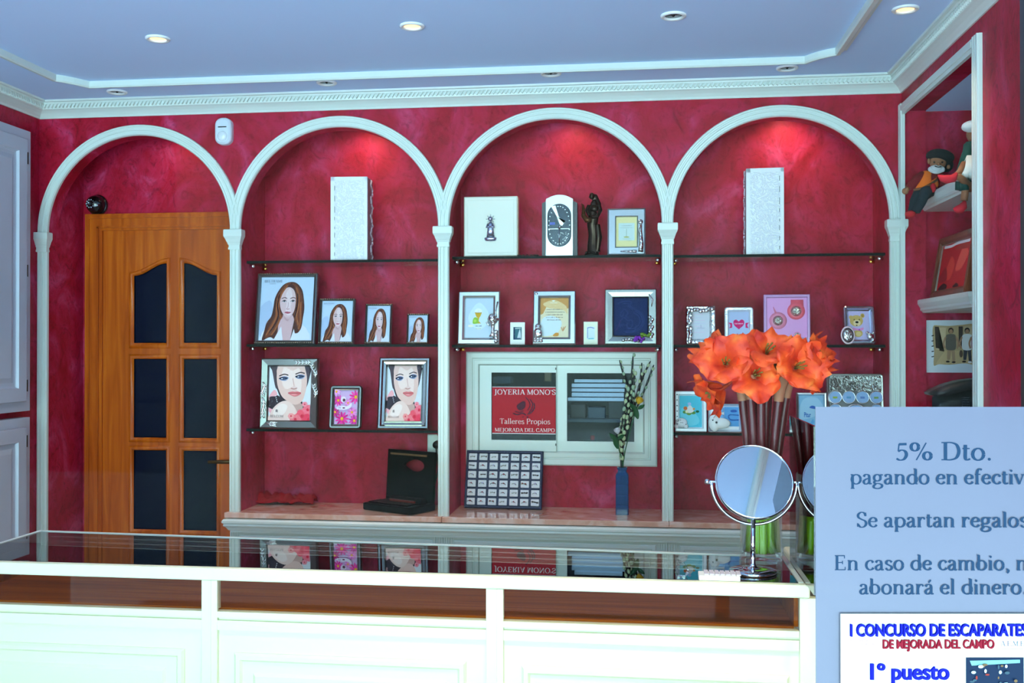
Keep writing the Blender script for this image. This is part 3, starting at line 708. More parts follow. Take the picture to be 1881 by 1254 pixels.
# ================================================================== GLASS SHELVES
SH={}
def shelf(n,pil,px,py,label):
    a,b=PIL[pil]+.0225,PIL[pil+1]-.0225; z=PY(px,py,.05).z
    t=thing('glass_shelf',label,'shelf',((a+b)/2,.16,z),(0,0,0),'glass shelves in the arches'); w=(b-a)/2-.001
    mb=MB().use(SHELFGLASS); h=.011
    for p in ([(-w,-.105,0),(w,-.105,0),(w,.108,0),(-w,.108,0)],[(-w,-.105,-h),(w,-.105,-h),(w,.108,-h),(-w,.108,-h)],[(-w,.108,-h),(w,.108,-h),(w,.108,0),(-w,.108,0)]): mb.face(p)
    mb.use(SHELFEDGE)
    for p in ([(-w,-.105,-h),(w,-.105,-h),(w,-.105,0),(-w,-.105,0)],[(-w,-.105,-h),(-w,.108,-h),(-w,.108,0),(-w,-.105,0)],[(w,-.105,-h),(w,.108,-h),(w,.108,0),(w,-.105,0)]): mb.face(p)
    mb.build('glass_sheet',t)
    for sx in (-1,1):
        for yy in (-.07,.075):
            mb=MB().use(GOLD if yy>0 else CHROME,True); mb.lathe([(.0075,0),(.0075,.016),(.004,.021),(.001,.022)],14,mx=Matrix.Translation((sx*(w-.0005),yy,-h-.0085))@Matrix.Rotation(R(-90*sx),4,'Y'))
            mb.build('shelf_bracket',t)
    SH[n]=z; return t
shelf('a1',1,625,477,'top glass shelf of the portrait arch, carrying only a white ornate box')
shelf('a2',1,625,632,'middle glass shelf of the portrait arch, with four matching portrait frames')
shelf('a3',1,625,789,'lowest glass shelf of the portrait arch, with three silver frames')
shelf('b1',2,1020,469,'top glass shelf of the clock arch, with the clock and the bronze figure')
shelf('b2',2,1020,633,'lower glass shelf of the clock arch, just above the workshop window')
shelf('c1',3,1430,466,'top glass shelf of the rightmost arch, carrying a white ornate box')
shelf('c2',3,1430,633,'middle glass shelf of the rightmost arch, behind the orange flowers')
shelf('c3',3,1240,794,'lowest glass shelf of the rightmost arch, with blue and white baby frames')
# ================================================================== PICTURES
def pic_portrait(w,h):
    p=Pic(w,h,(196,214,236))
    p.blob((176,196,226),[(0,.5),(.2,.62),(.25,.3),(.1,.1),(0,.1)])
    p.poly((222,226,240),[(.02,0),(.06,.12),(.16,.24),(.30,.30),(.74,.30),(.88,.2),(.96,.1),(.98,0)])
    HD,HM,HL=(84,50,46),(118,66,48),(160,92,56)
    p.blob(HD,[(.56,.925),(.68,.90),(.78,.80),(.82,.66),(.84,.50),(.82,.34),(.80,.20),(.74,.12),(.66,.10),(.60,.02),(.52,.0),(.46,.16),(.36,.0),(.22,.05),(.07,.0),(.10,.14),(.14,.28),(.22,.38),(.25,.52),(.27,.66),(.33,.78),(.43,.885)])
    p.poly((214,176,180),[(.36,.36),(.44,.40),(.62,.40),(.66,.34),(.62,.12),(.60,0),(.30,0),(.36,.14)])
    p.poly((226,226,238),[(.28,0),(.42,.22),(.46,.0)]).poly((226,226,238),[(.72,0),(.66,.18),(.60,.0)])
    p.blob((200,156,160),[(.44,.40),(.54,.33),(.62,.40),(.58,.36),(.54,.30),(.48,.33)])
    p.blob((226,190,192),[(.53,.84),(.62,.80),(.665,.70),(.67,.58),(.655,.48),(.61,.40),(.55,.36),(.48,.38),(.41,.46),(.375,.56),(.375,.68),(.42,.79)])
    p.blob((238,210,212),[(.55,.82),(.60,.72),(.58,.52),(.60,.42),(.54,.39),(.49,.44),(.50,.60),(.48,.74)])
    p.blob(HM,[(.57,.90),(.47,.84),(.41,.73),(.37,.60),(.39,.46),(.44,.38),(.38,.30),(.30,.16),(.20,.06),(.12,.05),(.18,.2),(.28,.38),(.30,.55),(.32,.7),(.40,.83),(.5,.91)])
    p.blob(HM,[(.58,.90),(.655,.82),(.67,.68),(.685,.52),(.64,.38),(.70,.26),(.76,.14),(.80,.28),(.80,.46),(.80,.64),(.75,.78),(.67,.88)])
    for P in ([(.50,.87),(.40,.74),(.35,.60),(.36,.45),(.42,.34)],[(.33,.66),(.31,.50),(.32,.38),(.24,.22),(.14,.08)],[(.39,.33),(.33,.2),(.24,.08)],[(.67,.84),(.72,.70),(.73,.55),(.70,.40),(.74,.24)],[(.77,.6),(.77,.45),(.78,.3),(.75,.18)]):
        p.line(HL,P,.028)
    for P in ([(.36,.72),(.33,.55),(.36,.40),(.30,.25),(.20,.12)],[(.70,.74),(.71,.6),(.69,.46),(.66,.36)]): p.line((52,28,34),P,.022)
    for ex,sg in ((.455,1),(.62,-1)):
        p.line((104,66,64),[(ex-.055,.655),(ex,.675),(ex+.05,.66)],.014)
        p.ell((236,232,236),ex,.615,.036,.013); p.ell((60,56,70),ex,.616,.017,.014); p.line((60,40,48),[(ex-.045,.612),(ex,.632),(ex+.04,.615)],.012)
    p.line((206,164,166),[(.53,.60),(.535,.54),(.515,.50)],.012); p.line((186,130,134),[(.50,.495),(.53,.488),(.565,.497)],.012)
    p.blob((190,96,112),[(.47,.44),(.52,.452),(.55,.447),(.60,.442),(.56,.422),(.52,.418)]); p.line((140,62,76),[(.475,.438),(.53,.438),(.595,.44)],.006)
    p.text((84,104,132),'BELTRAMI',.06,.915,.34)
    p.line((140,156,180),[(.16,.893),(.28,.893)],.008,False)
    return p
def pic_beauty(w,h):
    p=Pic(w,h,(226,232,240))
    p.blob((246,178,186),[(0,.42),(.12,.56),(.2,.5),(.18,.38),(.05,.34)]).blob((246,176,190),[(0,.2),(.1,.34),(.2,.25),(.1,.1)])
    p.blob((58,50,60),[(.05,1.05),(.12,.86),(.14,.70),(.20,.56),(.26,.44),(.2,.46),(.02,.38),(-.05,.3),(0,.24),(.16,.2),(.3,.3),(.45,.28),(.6,.2),(.8,.16),(.86,.24),(.8,.4),(.95,.75),(.92,1.05)])
    p.blob((206,168,160),[(.55,.36),(.8,.30),(.78,.14),(.6,.1),(.5,.2)])
    p.blob((238,200,190),[(.22,1.04),(.18,.86),(.19,.70),(.24,.56),(.32,.44),(.44,.36),(.58,.30),(.70,.30),(.80,.36),(.86,.48),(.90,.64),(.90,.80),(.84,1.04)])
    p.blob((250,222,214),[(.35,.98),(.55,.92),(.72,.96),(.78,.7),(.74,.5),(.6,.62),(.4,.58),(.3,.74)])
    p.blob((84,72,80),[(.20,1.04),(.16,.86),(.17,.72),(.22,.6),(.16,.6),(.1,.8),(.05,1.04)]).blob((84,72,84),[(.84,1.04),(.90,.82),(.91,.7),(.96,.84),(.94,1.04)])
    for ex,ez,t in ((.36,.765,.03),(.75,.80,.05)):
        p.line((70,52,56),[(ex-.12,ez+.055),(ex,ez+.088),(ex+.10,ez+.07)],.026)
        p.blob((150,160,196),[(ex-.12,ez-.0),(ex-.05,ez+.045),(ex+.04,ez+.05),(ex+.11,ez+.02),(ex+.04,ez-.03),(ex-.05,ez-.03)])
        p.blob((44,44,66),[(ex-.13,ez+.012),(ex-.03,ez+.04),(ex+.09,ez+.022),(ex+.03,ez-.012),(ex-.05,ez-.016)])
        p.ell((216,222,236),ex-.05,ez+.006,.022,.010); p.ell((90,110,150),ex+.005,ez+.008,.024,.018); p.ell((20,20,30),ex+.005,ez+.008,.012,.01)
    p.line((222,176,166),[(.57,.78),(.60,.66),(.62,.60)],.02)
    p.line((196,136,128),[(.53,.595),(.60,.58),(.68,.60)],.022); p.ell((240,206,198),.615,.615,.045,.022)
    p.blob((226,120,124),[(.46,.505),(.56,.535),(.62,.528),(.70,.535),(.78,.505),(.70,.455),(.60,.445)]); p.line((160,66,76),[(.47,.503),(.6,.502),(.77,.508)],.010); p.blob((246,160,160),[(.54,.48),(.62,.488),(.68,.476),(.62,.46)])
    p.blob((60,52,64),[(.02,.42),(.16,.44),(.26,.36),(.3,.28),(.2,.24),(.08,.3)])
    for k in range(4): p.ell((240,240,246),.17+.014*k,.45-.035*k,.011)
    p.blob((244,214,206),[(.0,-.05),(.05,.12),(.15,.25),(.3,.34),(.46,.36),(.6,.28),(.70,.14),(.74,-.05)])
    p.blob((252,232,226),[(.12,.12),(.22,.26),(.36,.31),(.46,.26),(.40,.14),(.26,.06)])
    for cx,cz,r,c in ((.82,.08,.16,(246,96,116)),(.66,.02,.12,(248,128,140)),(.95,.2,.12,(250,120,140)),(.98,.02,.14,(242,70,100)),(.56,.08,.07,(250,160,160)),(.88,.3,.06,(250,150,165))):
        for a in range(6): p.ell(c,cx+r*.6*math.cos(a*1.047),cz+r*.42*math.sin(a*1.047),r*.5,r*.4)
        p.ell((226,50,76),cx,cz,r*.28,r*.22)
    p.text((104,84,92),'BELCOM',.06,.055,.32); 
    for k in range(3): p.line((70,56,66),[(.19,.155+.016*k),(.215,.163+.016*k),(.24,.152+.016*k)],.012)
    return p
def pic_daisies(w,h):
    p=Pic(w,h,(214,180,224)); rnd=random.Random(4)
    for cx,cz,r,c in ((.15,.70,.24,(222,44,150)),(.92,.80,.30,(232,52,150)),(.35,.16,.30,(216,30,140)),(.78,.35,.22,(236,120,200)),(.9,.1,.25,(206,40,150)),(.6,.62,.16,(240,130,200)),(.05,.35,.2,(190,30,120)),(.08,.95,.2,(232,150,220))):
        for a in range(11):
            t=a*2*math.pi/11; p.ell(c if a%2 else tuple(min(255,v+26) for v in c),cx+r*.55*math.cos(t),cz+r*.4*math.sin(t),r*.46,r*.10,t)
        p.ell((232,160,40),cx,cz,r*.24,r*.18); p.ell((246,196,70),cx,cz+.01,r*.12,r*.09)
    p.ell((238,222,240),.40,.72,.12,.09).ell((92,60,70),.43,.70,.06,.045)
    p.blob((236,226,246),[(.10,.47),(.24,.52),(.40,.54),(.56,.52),(.66,.56),(.76,.62),(.78,.55),(.70,.47),(.5,.42),(.3,.42),(.16,.43)])
    p.ell((120,40,80),.43,.47,.06,.02)
    for k in range(4): p.line((150,110,170),[(.2+.03*k,.45),(.21+.03*k,.5)],.012,False)
    return p
def pic_chalice(w,h):
    p=Pic(w,h,(206,222,236)); p.blob((222,238,240),[(.1,.5),(.5,.9),(.9,.5),(.5,.2)])
    p.ell((246,250,252),.47,.66,.14,.09); p.line((220,210,220),[(.47,.62),(.47,.70)],.012)
    p.poly((214,170,52),[(.34,.64),(.60,.64),(.55,.55),(.50,.50),(.49,.42),(.57,.36),(.39,.36),(.45,.42),(.44,.50),(.39,.55)]); p.line((150,116,40),[(.34,.64),(.47,.63),(.60,.64)],.014)
    p.blob((150,196,70),[(.28,.36),(.29,.48),(.37,.52),(.46,.48),(.48,.40),(.44,.36)]); p.ell((190,220,100),.36,.43,.05,.035)
    p.ell((246,242,226),.20,.30,.10,.035); p.scrawl((70,84,140),.38,.60,.285,.03); p.scrawl((200,160,60),.40,.56,.22,.02)
    return p
def pic_prayer(w,h):
    p=Pic(w,h,(240,226,190))
    p.blob((216,158,92),[(-.1,1.1),(1.1,1.1),(1.1,.8),(.8,.72),(.6,.9),(.3,.88),(.08,.6),(-.1,.66)]).blob((238,206,150),[(.1,.86),(.5,.95),(.9,.8),(.95,.6),(.8,.7),(.3,.75)]).blob((226,238,240),[(.05,.05),(.05,.45),(.4,.55),(.75,.4),(.6,.12)])
    p.ell((250,244,226),.46,.93,.05,.02); p.line((250,240,220),[(.34,.88),(.60,.88)],.02,False)
    for k,(a,b) in enumerate(((.22,.80),(.18,.86),(.20,.78),(.20,.80),(.24,.70))): p.scrawl((128,104,92),a,b,.70-.067*k,.03)
    p.blob((216,150,70),[(.45,.04),(.55,.12),(.66,.10),(.62,.03)]); 
    for a in (0,.5,1.0): p.line((210,150,100),[(.80,.16),(.74+.16*a,.26+.02*a)],.03)
    return p
def pic_navy(w,h):
    p=Pic(w,h,(16,34,84)); c=(44,66,124)
    for k,r in enumerate((.40,.35,.28)):
        p.line(c,[(.5+r*1.0*math.cos(R(a)),.40+r*.78*math.sin(R(a))) for a in range(70,-120,-14)],.013)
    p.line(c,[(.62,.72),(.48,.80),(.52,.9),(.3,.92),(.12,.85)],.013); p.line(c,[(.56,.70),(.44,.78),(.44,.86),(.28,.86)],.011)
    p.line(c,[(.2,.22),(.18,.36),(.3,.48),(.42,.40),(.52,.42),(.56,.30),(.48,.2),(.38,.26),(.42,.34)],.013); p.line(c,[(.3,.62),(.24,.5),(.2,.58),(.32,.7),(.42,.6),(.36,.52),(.44,.46)],.012); p.line((64,36,90),[(.05,.12),(.14,.26),(.2,.42)],.016)
    p.line(c,[(.26,.24),(.22,.30),(.34,.28)],.012); p.line(c,[(.3,.12),(.42,.08),(.6,.12),(.66,.26)],.012)
    return p
def pic_gift(w,h):
    p=Pic(w,h,(222,222,232)); 
    for k in range(7): p.line(((236,208,232),(214,206,232))[k%2],[(.08+.05*(k%3),.9-.11*k),(.62+.06*(k%4),.9-.11*k)],.025,False)
    p.line((150,150,180),[(.52,.42),(.52,.52)],.02,False); p.line((190,184,206),[(.28,.4),(.74,.4)],.03,False); return p
def pic_heart(w,h):
    p=Pic(w,h,(186,196,228)); c=(222,38,112)
    p.poly(c,[(.0,.62),(.17,.60),(.17,.44),(.02,.42),(.09,.52)]).poly(c,[(1,.62),(.83,.60),(.83,.44),(.98,.42),(.91,.52)])
    p.blob(c,[(.5,.66),(.62,.72),(.74,.69),(.77,.60),(.70,.50),(.58,.43),(.5,.385),(.42,.43),(.30,.50),(.23,.60),(.26,.69),(.38,.72)])
    p.scrawl((248,206,226),.30,.70,.56,.05); p.ell((200,50,120),.42,.21,.04); p.line((204,150,190),[(.5,.2),(.76,.2)],.02,False); p.line((214,140,180),[(.36,.12),(.62,.12)],.02,False); return p
def pic_teddy(w,h):
    p=Pic(w,h,(206,192,232)); B,BD=(214,178,104),(176,136,70)
    p.ell(B,.44,.22,.22,.13).ell((230,204,140),.46,.20,.14,.08); p.ell(B,.38,.66,.32,.20).ell(B,.68,.84,.10,.08).ell(BD,.68,.84,.06,.05).ell(B,.12,.78,.10,.07)
    p.ell((238,216,168),.40,.58,.18,.11); p.ell((30,28,34),.40,.61,.08,.04); p.ell((30,28,34),.27,.70,.025,.022).ell((30,28,34),.52,.70,.025,.022); p.ell((90,60,50),.38,.50,.04,.02)
    p.blob((236,150,206),[(.2,.42),(.44,.38),(.7,.42),(.66,.33),(.44,.32),(.22,.34)]); p.ell((190,90,200),.5,.34,.04); return p
def pic_duck(w,h):
    p=Pic(w,h,(84,200,222)); p.blob((120,216,232),[(.1,.1),(.1,.6),(.6,.5),(.9,.2),(.6,.05)])
    for x,z,r,c in ((.24,.48,.10,(96,150,70)),(.42,.44,.12,(120,164,80)),(.62,.46,.10,(96,146,66)),(.80,.50,.08,(40,110,70))): p.ell(c,x,z,r,r*.5)
    p.blob((238,232,226),[(.28,.50),(.34,.62),(.46,.70),(.58,.62),(.62,.5),(.45,.45)]); p.ell((226,120,60),.26,.60,.09,.06).ell((246,236,190),.32,.49,.07,.04).ell((222,150,90),.64,.58,.05,.04); p.ell((180,200,236),.44,.74,.08,.05); return p
def pic_blue(w,h):
    p=Pic(w,h,(92,160,220)); p.ell((52,96,180),.62,.66,.14,.10); p.line((46,100,176),[(.34,.44),(.5,.28),(.9,.30)],.06); p.line((46,100,176),[(.34,.44),(.44,.54),(.9,.50)],.04); p.blob((130,190,236),[(.05,.1),(.3,.4),(.4,.2)]); return p
def pic_pitu(w,h):
    p=Pic(w,h,(150,200,232)); p.blob((176,216,240),[(.0,.3),(.1,.8),(.4,.95),(.8,.9),(1,.6),(.7,.4)])
    p.add((24,92,186),[[(a*.11*h*.9+.20*w,b*.2*h+.36*h) for a,b in q] for q in sans('Pitur',.02)[1]])
    p.blob((70,110,190),[(.42,.64),(.56,.70),(.80,.62),(.66,.60)]); p.blob((110,180,230),[(.4,.1),(.55,.3),(.6,.18)]); return p
def pic_family(w,h):
    p=Pic(w,h,(226,232,238)); sep=(186,160,120)
    p.blob(sep,[(.19,.88),(.30,.90),(.5,.89),(.75,.91),(1.0,.90),(1.05,.5),(1.0,.17),(.8,.18),(.5,.15),(.3,.16),(.20,.14),(.21,.4),(.185,.6)],3)
    for k in range(5): p.line((60,54,50),[(.16,.3+.1*k),(.205,.31+.1*k)],.02)
    p.poly((214,190,150),[(.25,.86),(.44,.86),(.42,.44),(.25,.44)]).poly((60,46,40),[(.22,.88),(.30,.87),(.31,.42),(.40,.40),(.40,.44),(.24,.47)]).poly((206,176,130),[(.23,.16),(1,.18),(1,.42),(.42,.42)]).poly((66,54,50),[(.68,.88),(.76,.88),(.76,.5),(.68,.5)]).poly((200,176,140),[(.78,.88),(.95,.88),(.95,.6),(.78,.6)])
    def walker(x,hair,top,leg,sk,k):
        p.poly(leg,[(x-.07,.48),(x+.07,.48),(x+.085,.22),(x+.03,.22),(x+.01,.42),(x-.02,.24),(x-.075,.24)])
        p.blob(top,[(x-.08,.72),(x+.08,.72),(x+.10,.58),(x+.08,.44),(x-.08,.44),(x-.10,.58)]); p.line(sk,[(x-.10,.68),(x-.14,.56),(x-.12,.46)],.035); p.line(sk,[(x+.10,.68),(x+.14,.56),(x+.12,.46)],.035)
        p.ell(hair,x,.80,.052,.058).ell(sk,x,.785,.036,.042); p.ell((50,40,36),x-.06,.21,.04,.018).ell((50,40,36) if k else (240,240,240),x+.05,.20,.04,.018)
    walker(.53,(70,50,44),(104,96,86),(176,140,108),(176,134,104),1); walker(.84,(50,42,40),(232,232,230),(64,62,70),(170,128,100),0); walker(1.02,(50,42,40),(150,60,60),(64,62,70),(170,128,100),0)
    p.ell((100,80,66),.72,.36,.035,.07); return p
# ================================================================== FRAMES
def frame(label,bx,Y,z,prof_fn,pic,pb,lean=9,yaw=0,mat=SILVER,cr_=0,depth=.014,group=None,extra=None,name='photo_frame',cat='photo frame',fname='frame'):
    """bx=(left,right,top) in photograph pixels at the foot; frame stands on z at depth Y"""
    l,r,tp=bx; a=PY(l,600,Y).x; b=PY(r,600,Y).x; w=b-a
    h=(PY((l+r)/2,tp,Y+.02).z-z)/math.cos(R(lean))-.002
    t=thing(name,label,cat,((a+b)/2,Y,z+.0015),(0,0,R(yaw)),group)
    t.rotation_euler=(R(-lean),0,R(yaw))
    mb=MB().use(mat,False); mb.loft(w,h,[(0,-depth)]+prof_fn(w)+[(pb*w,-.004)],cr_,0,h/2,0,False,4,True)
    # easel strut behind
    d=h*.62*math.tan(R(22)); mb.use(BLACK); 
    mb.rings([[Vector((-.018,depth,h*.62)),Vector((.018,depth,h*.62)),Vector((.018,depth+.004,h*.62)),Vector((-.018,depth+.004,h*.62))],
              [Vector((-.024,depth+d*.75,.006)),Vector((.024,depth+d*.75,.006)),Vector((.024,depth+d*.75+.004,.006)),Vector((-.024,depth+d*.75+.004,.006))]],True)
    mb.build(fname,t)
    if pic:
        iw=w*(1-2*pb)+.001; ih=h-2*pb*w+.001
        pic(iw,ih).build('picture',t,(0,.0035,(h-ih)/2))
    if extra: extra(t,w,h)
    return t
slim=lambda w:[(0,.004),(.002,.007),(.006,.008),(.010,.004),(.012,.0)]
beaded=lambda w:[(0,.006),(.003,.010),(.006,.010),(.009,.004)]
ports='beaded silver portrait frames in a row by size'
def beadrow(t,w,h):
    n=max(8,int(w/.009))
    for z in (h-.003,.004):
        mb=MB().use(M((226,190,150),.2,1.0),True)
        for k in range(n): mb.ball((-w/2+.005+(w-.01)*k/(n-1),-.009,z),.0028,6,4)
        mb.build('beading',t)
YF=.085
for bx,lab in (((468,577,501),'largest silver frame with a long-haired woman portrait, leftmost on the shelf'),((585,649,548),'second largest of the row of long-haired woman portraits'),((670,718,558),'third of the row of long-haired woman portraits, smaller than its left neighbour'),((747,787,576),'smallest silver frame of the long-haired woman portraits, nearest the white column')):
    w=PY(bx[1],600,YF).x-PY(bx[0],600,YF).x
    frame(lab,bx,YF,SH['a2'],(lambda w: [(0,.006),(.004*w/.24+.002,.009),(.010*w/.24+.003,.004)]),pic_portrait,.062,10,3,PEWTER,group=ports,extra=beadrow)
def scroll(t,w,h):
    mb=MB().use(M((236,240,238),.18,.8),True)
    def fern(x,z,dx,dz,s=1.0):
        P=[(x+dx*k/6+.006*math.sin(k),-.012,z+dz*k/6) for k in range(7)]
        mb.tube(P,[.0035*s]*6+[.001],6)
        for k in range(1,6):
            for sg in (-1,1):
                c=Vector(P[k]); n=Vector((-dz,0,dx)).normalized()*sg; d=Vector((dx,0,dz)).normalized()
                mb.tube([c,c+(n*.007+d*.006)*s,c+(n*.010+d*.016)*s],[.0028*s,.0028*s,.0006],6)
    fern(-w/2+.012,h*.66,.004,-.20*h,1.0); fern(-w/2+.010,h*.44,.010,-.30*h,1.0); fern(-w/2+.03,.020,.05,-.004,1.0)
    mb.build('scroll_ornament',t); mb=MB().use(M((236,240,238),.18,.8),True)
    fern(w/2-.012,h*.72,-.010,.20*h,.9); fern(w/2-.012,h*.44,.001,.2*h,.9); fern(w/2-.03,h-.016,-.065,-.002,1.0)
    mb.build('scroll_ornament',t)
YG=.075
frame('silver frame with white scroll ornaments, close-up of a made-up woman',(478,583,658),YG,SH['a3'],lambda w:[(0,.006),(.004,.010),(.028,.007),(.032,.0)],pic_beauty,.135,4,0,PEWTER,extra=scroll)
frame('small pewter frame with rounded corners around pink daisies',(605,663,708),YG,SH['a3'],lambda w:[(0,.004),(.004,.010),(.010,.010),(.016,.003),(.019,.004)],pic_daisies,.148,10,4,PEWTER,.014)
frame('plain wide silver frame leaning back, close-up of a made-up woman, beside the column',(694,787,657),YG,SH['a3'],lambda w:[(0,.006),(.005,.012),(.012,.012),(.018,.006),(.028,.004),(.032,.008),(.034,.0)],pic_beauty,.165,12,5,M((168,168,160),.16,1.0))
def chalice_orn(t,w,h):
    mb=MB().use(ORNATE,True); x=w*.5-.030
    mb.ball((x,-.014,h*.50),.016,14,10,(1,.6,1)); mb.lathe([(.016,.0),(.009,.012),(.006,.03),(.010,.05),(.022,.066),(.024,.075)],14,(x+.004,-.014,h*.14)); 
    mb.tube([(x-.012,-.012,h*.44),(x-.022,-.012,h*.40),(x-.010,-.014,h*.34)],[.003,.004,.003],6); mb.tube([(x+.022,-.012,h*.8),(x+.014,-.012,h*.6),(x+.02,-.012,h*.5)],[.003,.003,.002],6)
    for k in range(4): mb.ball((x+.018,-.012,h*(.05+.06*k)),.009,8,6)
    mb.build('ornament',t)
frame('wide silver frame with a host and chalice print and raised chalice ornament',(841,917,535),.09,SH['b2'],lambda w:[(0,.005),(.004,.009),(.018,.009),(.026,.004),(.028,.0)],pic_chalice,.168,7,0,M((205,208,210),.25,.85),extra=chalice_orn)
def angel_orn(t,w,h):
    mb=MB().use(ORNATE,True); x=-w*.5+.022
    mb.ball((x,-.012,h*.32),.014,12,8,(1,.6,1)); mb.ball((x,-.014,h*.20),.019,12,8,(1,.6,1.2))
    for k in range(7): mb.ball((x-.012+.012*(k%3),-.013,h*(.06+.04*(k//3))),.008,8,6)
    mb.build('ornament',t); mb=MB().use(ORNATE,True); mb.ball((-w/2+.012,-.011,h-.012),.007,8,6); mb.build('corner_ornament',t)
frame('wide silver frame with an orange prayer card and small praying ornament',(979,1057,534),.09,SH['b2'],lambda w:[(0,.005),(.004,.010),(.020,.010),(.028,.004),(.030,.0)],pic_prayer,.17,7,0,M((188,194,202),.22,.9),extra=angel_orn)
def grape_orn(t,w,h):
    mb=MB().use(ORNATE,True)
    for k in range(9): mb.ball((w*.5-.022+.006*math.sin(k*2.1),-.010,.03+h*.40*k/9),.0075,8,6)
    mb.build('relief',t); mb=MB().use(ORNATE,True)
    for k in range(6): mb.ball((-.03+.012*k,-.010,.016+.004*math.sin(k)),.007,8,6)
    mb.build('relief',t); mb=MB().use(ORNATE,True)
    mb.tube([(w/2-.03,-.010,h*.9),(w/2-.016,-.011,h*.8),(w/2-.02,-.010,h*.68)],[.003,.004,.002],6)
    mb.build('relief',t)
    rnd=random.Random(3); mb=MB().use(M((132,40,176),.3),True)
    for k in range(11): mb.ball((w*.18+rnd.uniform(-.022,.022),-.014-rnd.uniform(0,.006),.018+rnd.uniform(-.010,.012)),.006,8,6)
    mb.use(M((104,140,30),.4),True)
    for k in range(5): mb.ball((w*.30+rnd.uniform(-.025,.018),-.013,.034+rnd.uniform(-.006,.008)),.007,8,6,(1.3,.5,.8))
    mb.build('grape_bunch',t)
frame('grey silver frame with a navy engraved plate and purple grapes at the lower edge',(1111,1206,531),.09,SH['b2'],lambda w:[(0,.005),(.003,.008),(.012,.008),(.030,.006),(.034,.010),(.037,.0)],pic_navy,.175,6,0,M((140,140,137),.25,.95),extra=grape_orn)
def communion_orn(t,w,h):
    mb=MB().use(ORNATE,True); x=w*.5-.020
    mb.tube([(x,-.012,.01),(x+.003,-.012,h*.25),(x-.002,-.012,h*.5),(x+.002,-.012,h*.66)],[.011,.009,.008,.003],10); mb.ball((x,-.012,h*.70),.010,10,8,(1,.6,1))
    mb.build('ornament',t); mb=MB().use(ORNATE,True)
    for k in range(1,5): mb.tube([(x-.016*k,-.010,.014),(x-.016*k-.017,-.010,.014)],.007-.001*k,8)
    mb.build('ornament',t)
def pic_card(w,h):
    p=Pic(w,h,(238,226,166)); p.poly((212,228,222),[(.12,.22),(.88,.22),(.88,.80),(.12,.80)]); p.scrawl((150,164,160),.26,.74,.70,.03); p.line((176,190,180),[(.2,.64),(.78,.64)],.015,False); p.line((150,170,140),[(.5,.34),(.5,.6)],.02,False).ell((190,190,120),.5,.33,.14,.025).line((170,190,170),[(.32,.27),(.7,.27)],.015,False); p.scrawl((170,180,160),.52,.72,.2,.025); return p
frame('pale silver frame with a cream first communion card on the top shelf',(1116,1186,383),.09,SH['b1'],lambda w:[(0,.004),(.003,.006),(.006,.004),(.030,.004),(.033,.007),(.035,0)],pic_card,.226,5,0,M((165,170,180),.35,.8),extra=communion_orn)
# ---- rightmost arch
def ornate_edges(t,w,h):
    mb=MB().use(ORNATE,True); rnd=random.Random(5)
    for k in range(12): mb.ball((-w*.5+.012+rnd.uniform(-.006,.008),-.011,.012+(h-.03)*k/12),.009,8,6,(1,.6,1.2))
    for k in range(9): mb.ball((-w*.5+.012+(w-.024)*k/8,-.011,h-.016+rnd.uniform(-.006,.006)),.009,8,6,(1.1,.6,1))
    mb.build('ornament',t); mb=MB().use(ORNATE,True)
    for k in range(4): mb.ball((w*.5-.012-.01*k,-.010,.013),.007,8,6)
    mb.build('corner_ornament',t)
frame('heavily embossed small silver frame, leftmost on the rightmost arch shelf',(1260,1314,562),.09,SH['c2'],lambda w:[(0,.005),(.004,.009),(.014,.008),(.020,.0)],pic_gift,.20,6,-2,ORNATE,.004,extra=ornate_edges)
frame('small white enamel frame with a pink heart print',(1331,1384,564),.09,SH['c2'],lambda w:[(0,.005),(.004,.010),(.012,.010),(.017,.0)],pic_heart,.155,7,-3,pitted('white_enamel_silver',(232,232,236),40,.5,.25,.4),.012)
def teddy_orn(t,w,h):
    mb=MB().use(ORNATE,True); mb.ball((w*.5-.022,-.012,.030),.014,10,8,(1,.6,1)); mb.ball((w*.5-.014,-.012,.016),.010,8,6); mb.ball((w*.5-.034,-.011,.045),.006,8,6); mb.ball((w*.5-.010,-.011,.045),.006,8,6); mb.build('animal_ornament',t)
    mb=MB().use(M((236,206,214),.3),True); mx=Matrix.Translation((-w*.5+.008,-.016,.034))@Matrix.Rotation(R(90),4,'X')
    mb.lathe([(.0001,-.002),(.027,-.002),(.028,.003),(.024,.006),(.0225,.004)],24,mx=mx,sy=1.3,cap=False); mb.use(ORNATE,True); mb.lathe([(.0235,.003),(.012,.006),(.0001,.007)],24,mx=mx,sy=1.3); mb.build('oval_medallion',t)
frame('small silver frame with a teddy bear print and oval pink medallion',(1551,1609,562),.09,SH['c2'],lambda w:[(0,.005),(.004,.009),(.010,.009),(.014,.0)],pic_teddy,.165,7,6,M((190,196,210),.22,.9),.012,extra=teddy_orn)
def baby_extra(t,w,h):
    mb=MB().use(M((244,246,250),.3),True); x=-w*.5+.024
    mb.ball((x,-.011,.036),.024,12,8,(1,.45,.8)); mb.ball((x-.018,-.010,.022),.010,8,6,(1,.6,1)); mb.ball((x+.018,-.010,.022),.010,8,6,(1,.6,1)); mb.build('animal_ornament',t)
    mb=MB().use(M((40,44,60),.3))
    rnd=random.Random(8)
    for k in range(10): mb.ball((x+rnd.uniform(-.018,.018),-.0215,.036+rnd.uniform(-.012,.012)),.0018,6,4)
    for k in range(5): mb.ball((-w/2+.008,-.0095,.06+.022*k),.0026,6,4)
    mb.build('black_spots',t)
frame('white enamel frame with black spots and a turquoise baby print',(1240,1298,718),.075,SH['c3'],lambda w:[(0,.005),(.003,.009),(.012,.009),(.015,.0)],pic_duck,.15,5,0,M((240,242,246),.3,.1),.004,extra=baby_extra)
